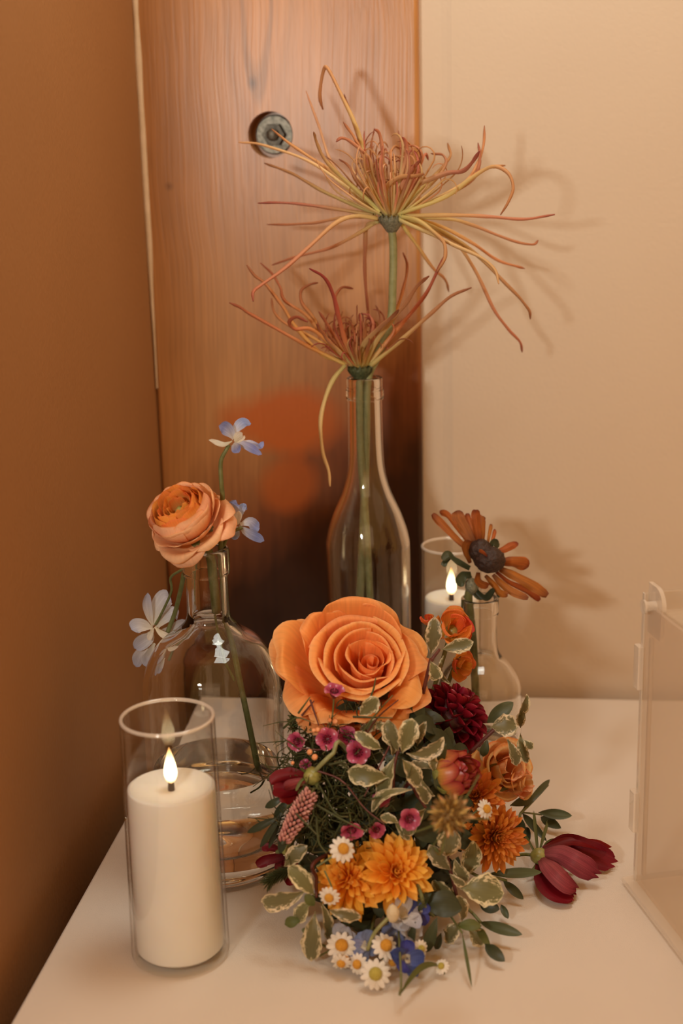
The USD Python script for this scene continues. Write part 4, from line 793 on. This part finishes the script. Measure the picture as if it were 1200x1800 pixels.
# wilted cosmos on the left
wy = -.418
wc = thing('wilted_cosmos', 'wilted burgundy cosmos bud hanging left of the pink waxflowers', 'flower', HUB)
def vol_petals(t, m, y, rows, cup=.6, **kw): strips(t, m, y, rows, 'petal', cup, .5)
vol_petals(wc, 'cosmos_front', wy, [([(545,1372),(520,1365),(495,1368),(476,1378)], 15, -.006, -25), ([(545,1380),(520,1385),(500,1388),(480,1388)], 15, -.012, 5), ([(545,1388),(525,1398),(508,1402),(492,1400)], 13, -.008, 35), ([(540,1370),(515,1358),(500,1362),(490,1370)], 10, .004, -50)], -.6)
vol_petals(wc, 'cosmos_back', wy, [([(546,1376),(532,1374),(516,1378),(500,1383)], 10, -.014, 0)], -.6)
put('calyx', blob(onY(549, 1364, wy), (.0058, .0058, .0062), 5, .1, 3, 3), 'bud_green', wc)
strips(wc, 'green_leaf', wy, [([(548,1366),(556,1378),(562,1388)], 4, -.008, 0), ([(546,1362),(536,1356),(528,1350)], 3, -.004, 0), ([(552,1368),(562,1370),(570,1374)], 3, .004, 0), ([(544,1372),(530,1388),(524,1396)], 3.4, -.012, 0), ([(540,1364),(528,1374),(520,1390)], 3, -.013, 0)], 'sepal', .2, .7)
put('stem', tube(spline([onY(549, 1360, wy), onY(570,1338,wy-.004), onY(585,1325,wy), onY(605,1313,wy+.012), HUB], 20), .0015, 8), 'pale_stem', wc)
w2 = thing('burgundy_cosmos', 'dark burgundy cosmos seen from behind, low at the left edge of the bouquet', 'flower', HUB)
wy2 = -.400
strips(w2, 'cosmos_front', wy2, [([(500,1498),(488,1494),(475,1490),(460,1490)], 9, .0, 20), ([(498,1505),(485,1508),(468,1512),(450,1520)], 11, -.006, -10), ([(502,1510),(505,1525),(510,1540),(514,1556)], 13, -.004, 10), ([(505,1508),(518,1520),(524,1535)], 10, .004, 0), ([(500,1506),(492,1518),(488,1530)], 9, .004, 10)], 'petal', .3, .6)
put('calyx', blob(onY(506, 1492, wy2-.004), (.005, .005, .005), 6, .1, 3, 3), 'bud_green', w2)
strips(w2, 'green_leaf', wy2-.006, [([(506,1490),(496,1480),(488,1470)], 4.5, -.004, 0), ([(508,1488),(515,1478),(519,1468)], 4, -.002, 0), ([(504,1494),(494,1496),(484,1498)], 4, -.002, 0), ([(510,1494),(520,1500),(526,1508)], 4, .002, 0)], 'sepal', .2, .7)
put('stem', tube(spline([onY(506, 1488, wy2-.005), onY(522,1455,-.425), onY(535,1425,-.428), onY(547,1395,-.424), onY(560,1370,-.40)], 20), .0013, 8), 'pale_stem', w2)
# blurred seed head standing towards the camera
sy = -.500
sh = thing('seed_head', 'tawny spiky seed head standing out in front of the bouquet, out of focus', 'flower', HUB)
s0 = onY(790, 1432, sy); Rf = frame(facing(s0))
cr_ = put('core', blob(s0, (.0085, .0085, .0075), 3, .2, 4, 4), 'thistle_brown', sh)
for k in range(60):
    a = k*2.4; th = .1+1.25*(k/60)**.6; d = Rf @ [math.sin(th)*math.cos(a), math.sin(th)*math.sin(a), math.cos(th)]
    put('floret', tube([s0+d*.0065, s0+d*.0105, s0+d*(.013+.002*rng.random())], [.0011, .0009, .0002], 5), 'thistle_brown' if k % 3 else 'stamen_yellow', cr_)
for (x, y, w) in [(756,1418,4), (758,1450,4), (772,1398,4), (800,1392,5), (822,1405,6), (838,1438,5), (812,1462,5), (786,1474,5), (765,1465,4), (828,1420,5), (776,1405,4)]:
    C = path3([(790,1432), ((790+x)/2+2, (1432+y)/2-2), (x, y)], sy+.004, sy-.002, 10); T = nrm(C[-1]-C[0]); f = facing(s0)
    put('bract', pblade(C, nrm(f-T*(f @ T)), leafw(10, w*pxm(s0), base=.5, peak=.45), .2, nv=5), 'green_leaf' if x % 2 else 'peach_petal', sh)
put('stem', tube(spline([onY(790,1440,sy+.004), onY(782,1470,sy+.03), onY(770,1500,-.44), HUB+[.02, 0, .01]], 20), .0012, 7), 'stem_green', sh)
for (x, y) in [(842,1362), (862,1440), (720,1466), (750,1500)]:
    C = path3([(790,1438), ((790+x)/2+4, (1438+y)/2), (x, y)], sy, sy+.012, 10); put('thread_leaf', tube(C, np.linspace(.0009, .0004, 10), 6), 'green_leaf', sh)
# pink flower spike and its neighbours
sp = thing('flower_spike', 'dusty pink flower spike packed with small buds at the left of the bouquet', 'flower', HUB)
C = path3([(546,1394),(530,1422),(513,1452),(496,1484)], -.428, -.440, 60)
put('stem', tube(C, .0022, 8), 'dark_leaf', sp)
for k in range(130):
    s = k/129; i = int(s*56)+1; T = nrm(C[i+1]-C[i-1]); Rr = frame(T); a = k*2.4; rad = .0066*(.75+.35*math.sin(math.pi*min(1, s*1.05)))
    d = Rr @ [math.cos(a), math.sin(a), 0]; q = C[i]+d*rad*.35
    if d @ facing(q) < -.35: continue
    e = q+d*rad*.65-T*.0030; P = np.linspace(0, 1, 6)[:, None]; put('bud', tube(q+(e-q)*P, .00115*np.array([.5, .85, 1., 1.05, .8, .2]), 6), 'pink_bud', sp)
gs = thing('green_spike', 'small upright chartreuse bud spike against the side of the round bottle', 'flower', HUB)
C = path3([(516,1286),(514,1268),(517,1250),(521,1236)], -.375, -.375, 40)
put('stem', tube(spline([onY(516,1286,-.375), onY(520,1330,-.37), HUB], 14), .0011, 7), 'stem_green', gs); put('axis', tube(C, .0013, 6), 'green_leaf', gs)
for k in range(60):
    i = int(k/60*37)+1; Rr = frame(nrm(C[i+1]-C[i-1])); a = k*2.4; d = Rr @ [math.cos(a), math.sin(a), .55]
    put('scale', tube(C[i]+np.outer(np.linspace(0, 1, 5), d)*.0042, .0012*np.array([.5, 1, 1, .7, .1]), 5, .6), 'needle_green' if k % 3 else 'green_leaf', gs)
# ---------------- foliage ----------------
def sprig(name, label, cat, stems, leaves, m='variegated_leaf', sm='red_stem', group=None, y=None, base=None, r=.0013):
    """stems: lists of photo points (the first runs on to the bouquet's hub); leaves: base, tip, half width px, then options."""
    t = thing(name, label, cat, HUB if base is None else base, group)
    for i, pts in enumerate(stems):
        C = [onY(px, py, (Yb(px, py)+.006) if y is None else y) for px, py in pts]
        if i == 0 and base is None: C.append(HUB)
        put('stem', tube(spline(C, 8*len(C)), np.linspace(r*.8, r*1.2, 8*len(C)), 7), sm, t)
    for k, L in enumerate(leaves):
        b, tip, w = L[:3]; o = dict(L[3]) if len(L) > 3 else {}
        dz = o.pop('d', 0.); yy = (Yb(*b) if y is None else y)+dz
        if 'on_table' in o: leaf(t, b, tip, w, 0, o.pop('m', m), seed=k+1, **o)
        else:
            mm = o.pop('m', m)
            if mm == 'variegated_leaf': o.setdefault('peak', .60); o.setdefault('ruf', .75); w = w*1.12
            leaf(t, b, tip, w, yy, mm, seed=k+1, **o)
    return t
V = 'pittosporum sprigs in the bouquet'
sprig('pittosporum_sprig', 'variegated cream-edged sprig with rounded leaves just below the orange rose', 'leaves', [[(700,1318),(692,1350),(690,1390)]], [
    ((706,1322),(724,1262),17,dict(d=-.012,roll=10,dy=.004)), ((700,1320),(682,1264),15,dict(roll=-25,d=-.006)), ((714,1324),(780,1296),13,dict(d=-.010,roll=35,arc=-.12)),
    ((733,1312),(749,1268),9,dict(roll=-30)), ((672,1316),(624,1286),12,dict(d=-.010,roll=20,arc=.1)), ((683,1366),(610,1357),17,dict(d=-.010,roll=-10,bend=.16)),
    ((614,1352),(587,1339),7,dict(roll=40)), ((694,1330),(668,1405),14,dict(d=-.013,roll=15)), ((706,1334),(738,1382),14,dict(d=-.008,roll=-15)),
    ((724,1388),(653,1428),10,dict(d=-.012,roll=45,bend=.25)), ((690,1336),(684,1300),8,dict(d=-.004,roll=60)), ((716,1345),(760,1352),11,dict(roll=-50,d=.004))])
sprig('pittosporum_sprig', 'variegated leaf pair tucked under the lower edge of the orange rose', 'leaves', [[(640,1262),(645,1300)]], [
    ((632,1256),(664,1226),14,dict(d=-.020,roll=15)), ((662,1262),(634,1284),12,dict(d=-.006,roll=-40)), ((650,1270),(680,1284),8,dict(roll=-20))])
sprig('pittosporum_sprig', 'grey-green cream-edged leaves standing between the rose and the rust daisy stem', 'leaves', [[(772,1142),(758,1162),(750,1190)]], [
    ((757,1150),(764,1084),13,dict(d=-.006,roll=5)), ((776,1142),(832,1128),12,dict(d=-.010,roll=10,bend=.05)), ((756,1162),(768,1196),11,dict(d=-.01,roll=-10)), ((778,1152),(790,1202),6,dict(d=-.008,roll=50,bend=.25))])
sprig('pittosporum_sprig', 'variegated sprig hanging at the lower left of the bouquet over the cloth', 'leaves', [[(556,1578),(556,1545),(560,1510)]], [
    ((500,1524),(540,1486),13,dict(roll=-20,d=.004)), ((553,1574),(506,1522),15,dict(d=-.010,roll=10)), ((537,1566),(458,1586),17,dict(roll=-25,d=-.002)),
    ((548,1582),(520,1622),13,dict(d=-.004,roll=25)), ((554,1602),(547,1690),17,dict(d=-.006,roll=10,dy=-.004)), ((564,1586),(577,1652),10,dict(roll=-30)),
    ((578,1600),(634,1612),11,dict(d=-.012,roll=15)), ((528,1616),(500,1624),10,dict(m='green_leaf')), ((552,1592),(536,1572),9,dict(d=-.010,m='green_leaf')), ((548,1640),(530,1634),6,dict(m='green_leaf'))])
sprig('pittosporum_sprig', 'variegated sprig on a dark red stem right of the golden mums', 'leaves', [[(812,1614),(800,1565),(784,1502),(775,1470)]], [
    ((784,1504),(800,1458),19,dict(d=-.012,roll=-15)), ((792,1530),(754,1484),13,dict(roll=-20,d=.002)), ((816,1538),(832,1478),16,dict(roll=20,d=.008)),
    ((798,1510),(820,1552),12,dict(d=-.004,roll=15)), ((808,1560),(886,1570),25,dict(d=-.012,roll=-8,bend=.08,ruf=.6)), ((812,1622),(803,1574),13,dict(d=-.002,roll=45)),
    ((812,1620),(784,1692),14,dict(d=-.006,roll=20)), ((804,1628),(846,1628),11,dict(d=-.010,m='green_leaf',roll=-20)), ((824,1636),(851,1688),15,dict(d=-.006)), ((790,1536),(818,1556),7,dict(d=-.01,roll=30)),
    ((795,1570),(760,1548),12,dict(roll=-35,d=.004))])
sprig('pittosporum_sprig', 'blurred variegated leaves at the back right of the bouquet below the small bottle', 'leaves', [[(905,1290),(890,1275),(860,1290)]], [
    ((856,1270),(902,1234),13,dict(d=-.004,m='olive_leaf')), ((862,1278),(910,1276),18,dict(d=-.014,roll=-10)), ((908,1264),(926,1220),8,dict(roll=40)), ((914,1280),(920,1250),9,dict(roll=-30)),
    ((914,1288),(926,1342),10,dict(roll=20)), ((892,1300),(909,1346),10,dict(d=-.012,roll=-20)), ((918,1300),(936,1316),7,dict()), ((856,1300),(848,1330),8,dict(m='olive_leaf'))])
sprig('pittosporum_sprig', 'cream-edged leaves around the single pink waxflower right of centre', 'leaves', [[(748,1420),(735,1400),(715,1380)]], [
    ((748,1422),(708,1468),15,dict(d=-.004,roll=15)), ((728,1378),(752,1412),11,dict(roll=-30)), ((740,1366),(764,1400),8,dict(roll=50)), ((700,1446),(668,1436),9,dict(roll=30)), ((690,1440),(720,1476),10,dict(roll=-20,d=.006)),
    ((762,1356),(756,1324),8,dict(roll=20)), ((772,1352),(784,1306),8,dict(roll=-20,m='olive_leaf')), ((765,1360),(772,1390),7,dict(m='olive_leaf'))])
# dark narrow leaves lying out over the cloth on the right
E_ = dict(m='olive_leaf', cup=.25, ruf=.1)
t = sprig('eucalyptus_sprig', 'dark narrow-leaved sprig reaching over the cloth above the fallen cosmos', 'leaves', [], [
    ((916,1426),(966,1370),6,dict(on_table=.030,lift=-.010,**E_)), ((896,1416),(938,1402),9,dict(on_table=.026,**E_)), ((946,1428),(1005,1434),9,dict(on_table=.014,bend=.06,**E_)),
    ((950,1436),(986,1456),9,dict(on_table=.006,**E_)), ((918,1430),(961,1479),7,dict(on_table=.010,lift=.006,**E_)), ((905,1440),(924,1466),10,dict(on_table=.012,m='dark_leaf')), ((918,1455),(930,1480),10,dict(on_table=.006,m='dark_leaf'))], m='olive_leaf')
put('stem', tube(spline([onZ(962,1380,TZ+.026), onZ(918,1426,TZ+.022), onZ(890,1445,TZ+.02), HUB], 20), .0011, 7), 'stem_green', t)
put('stem', tube(spline([onZ(952,1432,TZ+.011), onZ(918,1428,TZ+.020)], 10), .0007, 6), 'stem_green', t)
t = sprig('eucalyptus_sprig', 'dark narrow-leaved sprig reaching over the cloth below the fallen cosmos', 'leaves', [], [
    ((858,1536),(952,1533),9,dict(on_table=.016,bend=.05,**E_)), ((884,1548),(920,1581),8,dict(on_table=.004,lift=.008,**E_)), ((880,1590),(893,1615),6,dict(on_table=.003,lift=.006,**E_)), ((842,1621),(918,1643),10,dict(on_table=.010,bend=.06,**E_)),
    ((852,1660),(887,1690),11,dict(on_table=.005,lift=.004,m='dark_leaf')), ((842,1590),(878,1598),11,dict(on_table=.012,m='dark_leaf')), ((840,1630),(862,1668),7,dict(on_table=.008,m='green_leaf'))], m='olive_leaf')
for pts in ([(890,1548,.012),(868,1542,.016),(840,1540,.02)], [(845,1622,.012),(830,1605,.016),(810,1585,.02)]): put('stem', tube(spline([onZ(a, b, TZ+z) for a, b, z in pts]+[HUB], 20), .0011, 7), 'stem_green', t)
sprig('eucalyptus_sprig', 'dark green blade leaves under the golden mums at the front', 'leaves', [[(762,1610),(745,1590),(735,1560)]], [
    ((745,1590),(812,1596),24,dict(d=.010,m='dark_leaf',roll=-20)), ((768,1612),(747,1694),11,dict(d=-.002,m='olive_leaf')), ((758,1570),(716,1600),13,dict(m='dark_leaf')), ((786,1600),(742,1570),15,dict(m='dark_leaf',d=.004)),
    ((730,1620),(716,1668),8,dict(m='dark_leaf')), ((775,1640),(766,1690),7,dict(m='dark_leaf',d=.004))], m='dark_leaf', sm='stem_green')
gb = thing('grass_blade', 'single thin grass blade bent down onto the cloth under the bouquet', 'leaves', HUB)
leaf(gb, (812,1640), (829,1736), 3, 0, 'green_leaf', on_table=.001, lift=.018, bend=.04, name='blade', ruf=0); put('stem', tube(spline([onZ(812,1640,TZ+.019), HUB], 8), .0007, 6), 'stem_green', gb)
dr = thing('dried_leaf', 'curled pale green dried leaf lying at the very front of the bouquet', 'leaves', HUB)
leaf(dr, (702,1750), (775,1697), 6, 0, 'green_leaf', on_table=.004, lift=.006, bend=.10, arc=.12, ruf=.4); put('stem', tube(spline([onZ(702,1750,TZ+.010), onZ(704,1700,TZ+.02), HUB], 12), .0008, 6), 'stem_green', dr)
# ferny dark leaves at the left by the bottle
sprig('fern_sprig', 'dark toothed leaves at the left of the bouquet against the round bottle', 'leaves', [[(505,1420),(512,1400),(525,1390)]], [
    ((490,1436),(434,1464),7,dict(m='dark_leaf',bend=.05)), ((498,1424),(457,1490),6,dict(m='dark_leaf',d=.004)), ((498,1420),(472,1492),5,dict(m='dark_leaf',d=.008)), ((500,1400),(466,1420),7,dict(m='dark_leaf',d=.004)),
    ((510,1400),(482,1440),8,dict(m='dark_leaf',d=.008)), ((505,1445),(492,1500),8,dict(m='dark_leaf',d=.008))], m='dark_leaf', sm='stem_green')
fs = thing('fir_tip', 'small dark fir tip sticking out at the lower left of the bouquet', 'leaves', HUB)
C = path3([(515,1528),(500,1534),(486,1540),(470,1552)], -.405, -.415, 30); put('stem', tube(np.vstack([C[::-1], spline([C[0], HUB], 8)]), .0012, 6), 'green_leaf', fs)
nd = []
for k in range(170):
    i = int(k/170*27)+1; Rr = frame(nrm(C[i+1]-C[i-1])); a = k*2.4; d = Rr @ [math.cos(a), math.sin(a), 1.1+.4*rng.random()]
    nd.append(tube(C[i]+np.outer(np.linspace(0, 1, 3), nrm(d))*.0085, .0004*np.array([1, .9, .2]), 4))
put('needles', join(nd), 'needle_green', fs, kind='stuff')

# fine thready greenery and the dark heart of the bouquet: nobody could count it
rs = np.random.default_rng(77); th = []
def surf(px, py, d=0.): return onY(px, py, Yb(px, py)+d)
for k in range(420):
    px, py = rs.normal(575, 42), rs.normal(1385, 62)
    if not (490 < px < 715 and 1255 < py < 1520): continue
    a = rs.uniform(0, 2*np.pi); L = rs.uniform(22, 75); c = surf(px, py, rs.uniform(-.006, .030))
    b = surf(px+L*math.cos(a), py+L*math.sin(a)*.9, rs.uniform(-.014, .022)); m_ = (c+b)/2+rs.normal(0, .003, 3)
    C = spline([c, m_, b], 9); th.append(tube(C, np.linspace(.00055, .00025, 9), 5))
    if k % 2:
        for j in (3, 5, 7):
            d = nrm(np.gradient(C, axis=0)[j])+rs.normal(0, .55, 3); th.append(tube(C[j]+np.outer(np.linspace(0, 1, 4), nrm(d))*rs.uniform(.004, .010), .00035*np.array([1, .9, .7, .2]), 4))
put('fine_greenery', join(th), 'needle_green', None, label='tangle of fine thread-like green needles filling the left middle of the bouquet', kind='stuff', cat='greenery')
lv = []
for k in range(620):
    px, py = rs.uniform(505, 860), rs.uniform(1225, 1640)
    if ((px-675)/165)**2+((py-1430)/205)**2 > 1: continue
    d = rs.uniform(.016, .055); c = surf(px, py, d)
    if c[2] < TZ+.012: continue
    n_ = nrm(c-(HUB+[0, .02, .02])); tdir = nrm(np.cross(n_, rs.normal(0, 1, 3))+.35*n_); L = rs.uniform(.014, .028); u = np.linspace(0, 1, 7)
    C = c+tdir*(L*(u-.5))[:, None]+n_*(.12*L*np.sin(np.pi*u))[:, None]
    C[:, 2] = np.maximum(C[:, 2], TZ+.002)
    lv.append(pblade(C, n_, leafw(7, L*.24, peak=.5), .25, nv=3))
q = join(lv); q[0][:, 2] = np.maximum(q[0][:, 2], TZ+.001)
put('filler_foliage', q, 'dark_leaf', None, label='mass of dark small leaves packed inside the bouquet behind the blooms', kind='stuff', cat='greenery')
# loose wiry stems in front of the greenery
WP = [[(548,1352),(600,1372),(640,1420),(675,1448)], [(560,1380),(590,1430),(612,1436)], [(556,1415),(600,1440),(645,1462)], [(590,1310),(560,1318),(520,1314)], [(578,1345),(620,1330),(650,1290)], [(628,1300),(655,1262),(690,1222)], [(640,1296),(665,1260),(700,1230)],
      [(498,1280),(520,1262),(545,1268)], [(524,1254),(545,1225)], [(530,1258),(552,1232)], [(620,1260),(690,1262)], [(556,1440),(560,1480),(574,1500)], [(690,1300),(640,1400)], [(650,1405),(690,1395)], [(520,1430),(560,1470)], [(545,1230),(560,1275)], [(640,1250),(655,1215),(660,1192)]]
ws = thing('wiry_stems', 'thin wiry dark stems criss-crossing under the rose', 'stems', HUB)
for i, p in enumerate(WP):
    C = spline([surf(a, b, -.008-.004*(i % 3)) for a, b in p], 14); put('stem', tube(C, np.linspace(.0008, .0004, 14), 6), 'needle_green' if i % 3 else 'red_stem', ws)
put('stem', tube(spline([surf(590,1310,-.008), surf(590,1350,.02), HUB], 12), .0008, 6), 'stem_green', ws)

# ---------------- small flowers, one built and copied ----------------
def local_copy(src, R0, c, R, s=1.):
    m = np.eye(4); m[:3, :3] = (R*s) @ R0.T; m[:3, 3] = c; return m
def tilt(c, sx=0., sz=0.):
    "axis towards the camera, leaned sideways by sx and up by sz"
    f = facing(c); return nrm(f+CR*sx+CU*sz)
class Kind:
    def __init__(s, name, cat, group, build): s.name, s.cat, s.group, s.build, s.src = name, cat, group, build, None
    def add(s, label, c, axis, scale=1., spin=0.):
        R = frame(nrm(axis)); cs, sn = math.cos(spin), math.sin(spin); R = R @ np.array([[cs, -sn, 0], [sn, cs, 0], [0, 0, 1]])
        if s.src is None:
            s.src = thing(s.name, label, s.cat, c, s.group); s.R0, s.sc = R, scale; s.build(s.src, np.asarray(c), R, scale); return s.src
        return copy_of(s.src, s.name, label, s.cat, local_copy(s.src, s.R0, c, R, scale/s.sc), s.group)
def build_wax(t, c, R, s):
    for j in range(5):
        a = j*1.2566; d = np.array([math.cos(a), math.sin(a), 0]); u = np.linspace(0, 1, 10)
        L = d*(.0012+.0066*u)[:, None]+np.array([0, 0, 1])*(.0008+.0030*np.sin(u*2.0))[:, None]
        put('petal', pblade(c+s*(L @ R.T), R[:, 2], s*.0041*np.array([.45, .62, .78, .9, .98, 1., .98, .86, .62, .25]), .35, nv=7, ruffle=.35, seed=j), 'wax_petal', t)
    cp = put('cup', (lambda v, f: (c+s*(v @ R.T), f))(*lathe([(0, -.004), (.0014, -.0036), (.0028, -.0008), (.0034, .0012), (.0031, .0018), (.0024, .0008), (0, .0002)], (0, 0, 0), 24)), 'wax_centre', t)
    for j in range(10):
        a = j*.628; d = R @ [math.cos(a), math.sin(a), 0]; put('stamen', tube([c+s*(d*.0028+R[:, 2]*.0014), c+s*(d*.0029+R[:, 2]*.003), c+s*(d*.0020+R[:, 2]*.0036)], s*.00035, 5), 'wax_centre', cp)
    put('pistil', tube([c+s*R[:, 2]*.0005, c+s*R[:, 2]*.005], s*.00035, 5), 'wax_petal', t)
    put('stem', tube(spline([c-s*R[:, 2]*.0035, c-s*R[:, 2]*.012, c-s*(R[:, 2]*.024+R[:, 1]*.006)], 8), s*.0006, 6), 'stem_green', t)
wax = Kind('waxflower', 'flower', None, build_wax)
for px, py, d, sx, sz, sc, lab in [(575,1300,-.006,.0,.1,1.0,'pink five-petalled waxflower fully open, facing forward below the rose'), (628,1323,-.010,.1,.05,1.05,'large crimson waxflower with a dark eye, just left of the cream-edged leaves'),
        (524,1302,.0,-.5,-.2,.85,'half-open pink waxflower nearest the round bottle'), (608,1297,.004,.3,.3,.95,'pink waxflower half hidden between two open ones'), (587,1220,-.022,.1,1.6,.9,'pink waxflower seen from the side against the rose'),
        (617,1454,-.006,.1,-.9,1.,'drooping pink waxflower above the golden mums'), (660,1456,.006,.3,-.5,.75,'pale pink waxflower partly hidden right of the drooping one'), (717,1438,-.008,.3,-.2,.95,'purple-pink waxflower on the cream-edged leaf right of centre'),
        (672,1400,.004,-.2,-.5,.8,'crimson waxflower peeping out under the curled cream leaf'), (538,1346,.004,-.3,.2,.55,'tiny crimson waxflower above the wilted cosmos')]:
    c = surf(px, py, d); wax.add(lab, c, tilt(c, sx, sz), sc, spin=px*.01)
def build_berry(t, c, R, s):
    prof = lathe([(0, -.0021), (.0012, -.0017), (.0018, -.0004), (.0017, .0009), (.0010, .0017), (.0006, .0015), (0, .0013)], (0, 0, 0), 20)
    put('bud', (c+s*(prof[0] @ R.T), prof[1]), 'berry', t); put('stem', tube(spline([c-s*R[:, 2]*.0019, c-s*R[:, 2]*.008, c-s*(R[:, 2]*.016+R[:, 0]*.005)], 7), s*.0004, 5), 'stem_green', t)
berry = Kind('waxflower_bud', 'flower bud', None, build_berry)
for px, py, sc, lab in [(579,1266,.85,'small orange bud, the left of the pair right under the rose'), (589,1268,1.1,'round orange bud, the right of the pair right under the rose'), (551,1284,.8,'small pale orange bud, left of the pair above the open waxflower'), (558,1283,1.,'orange bud, right of the pair above the open waxflower'),
        (544,1322,1.05,'peach bud left of the open waxflower stem'), (553,1331,1.15,'coral bud below the open waxflower'), (514,1341,.7,'tiny yellow-green bud near the bottle edge')]:
    c = surf(px, py, -.012); berry.add(lab, c, tilt(c, .1, .2), sc, spin=px*.1)
def build_daisy(t, c, R, s):
    for j in range(13):
        a = j*.4833+.05*math.sin(j*5); d = np.array([math.cos(a), math.sin(a), 0]); u = np.linspace(0, 1, 8); L = d*(.0024+.0058*u)[:, None]+np.array([0, 0, 1])*(-.0004-.0016*u**2+.0003*math.sin(j*3))[:, None]
        put('petal', pblade(c+s*(L @ R.T), R[:, 2], s*.00155*np.array([.55, .75, .9, 1, 1, .95, .75, .3]), -.25, nv=5, ruffle=.3, seed=j), 'daisy_petal', t)
    b = blob((0, 0, 0), (.0035, .0035, .0028), 3, .08, 6, 3); put('disc', (c+s*(b[0] @ R.T)+R[:, 2]*.0004, b[1]), s_disc, t, label='domed yellow middle of the daisy')
    put('calyx', (lambda v, f: (c+s*(v @ R.T), f))(*lathe([(0, -.0030), (.0010, -.0028), (.0024, -.0012), (.0027, -.0004), (0, -.0002)], (0, 0, 0), 16)), 'green_leaf', t)
    put('stem', tube(spline([c-s*R[:, 2]*.0025, c-s*R[:, 2]*.012, c-s*(R[:, 2]*.020+R[:, 1]*.012)], 9), s*.0007, 6), 'stem_green', t)
s_disc = 'daisy_disc'
dz = Kind('chamomile', 'flower', None, build_daisy)
for px, py, d, sx, sz, sc, lab in [(603,1492,-.022,.4,.3,1.05,'white chamomile daisy sitting on top of the left golden mum'), (578,1578,-.016,-.2,-.6,.85,'small chamomile daisy peeping out below the left golden mum'), (600,1662,-.004,.1,.3,1.18,'large white chamomile with a big orange middle at the lower left front'),
        (605,1692,-.002,.5,-.7,1.0,'chamomile below the large one, turned on its side'), (678,1662,-.008,.5,.5,1.1,'white chamomile right of the large one under the golden mums'), (690,1690,-.002,.3,-.5,.85,'wilting chamomile with a pale middle just below its neighbour'),
        (628,1715,-.001,-.5,-.2,.85,'chamomile tipped sideways, beside the lowest daisy on the cloth'), (855,1422,-.016,.9,.2,.85,'white chamomile in profile between the two burnt orange mums'), (600,1718,.0,-.3,-.9,.8,'faded chamomile facing down onto the cloth at the far lower left')]:
    c = surf(px, py, d); c[2] = max(c[2], TZ+.010); dz.add(lab, c, tilt(c, sx, sz), sc, spin=px*.3)
s_disc = 'daisy_disc_green'
dz2 = Kind('aster', 'flower', None, build_daisy)
c = surf(660, 1732, -.008); c[2] = max(c[2], TZ+.011); dz2.add('little white daisy with a yellow-green middle, lowest at the front of the bouquet', c, tilt(c, .0, .1), 1.18)
c = surf(740, 1668, .0); c[2] = max(c[2], TZ+.008); dz2.add('tiny cream daisy beside the dark blade leaf at the front right', c, tilt(c, .6, -.2), .7)
c = onZ(775, 1698, TZ+.007); dz2.add('tiny cream daisy lying on the cloth at the end of a bent stem', c, tilt(c, -.4, .5), .62)
# delphinium florets at the front
for i, (px, py, d, m, ax, sz, lab) in enumerate([(704,1614,.004,'pale_blue_petal',(.5,.9),.015,'pale blue-white delphinium flower right under the golden mums'), (716,1640,.006,'pale_blue_petal',(.9,-.2),.011,'pale blue delphinium flower between the golden mums and the chamomiles'),
        (694,1646,.014,'slate_petal',(-.2,0),.012,'slate blue delphinium flower behind the chamomiles'), (648,1716,.012,'slate_petal',(-.5,.4),.014,'blue delphinium flower behind the lowest white daisy'), (710,1724,.004,'deep_blue_petal',(.4,-.1),.0135,'deep blue delphinium flower at the lower right front'),
        (722,1712,.008,'pale_blue_petal',(.9,.5),.010,'pale delphinium flower at the edge of the deep blue one'), (735,1600,.010,'deep_blue_petal',(.3,.2),.010,'dark blue delphinium flower in the shade right of the golden mums'), (612,1684,.014,'pale_blue_petal',(-.4,.2),.012,'pale delphinium flower behind the large chamomile')]):
    c = surf(px, py, d); c[2] = max(c[2], TZ+.014); t = thing('delphinium_flower', lab, 'flower', HUB)
    floret(t, c, tilt(c, *ax), sz, m, 20+i, open_=1.15, spur=True, droop=.1)
    put('stem', tube(spline([c, c+[0, .02, .002], c*.4+HUB*.6+[0, 0, .004], HUB], 12), .0009, 6), 'stem_green', t)
pb = thing('flower_bud', 'pale green bud stem running up from the chamomiles to the golden mums', 'flower bud', HUB)
C = [surf(646,1670,-.006), surf(655,1645,-.008), surf(668,1628,-.010), surf(690,1606,-.010)]; put('stem', tube(spline(C, 16), .0013, 7), 'pale_stem', pb); put('bud', blob(C[-1], (.004, .004, .006), 2, .1, 3, 3), 'cream_petal', pb)
put('stem', tube(spline([C[0], HUB], 6), .001, 6), 'stem_green', pb)
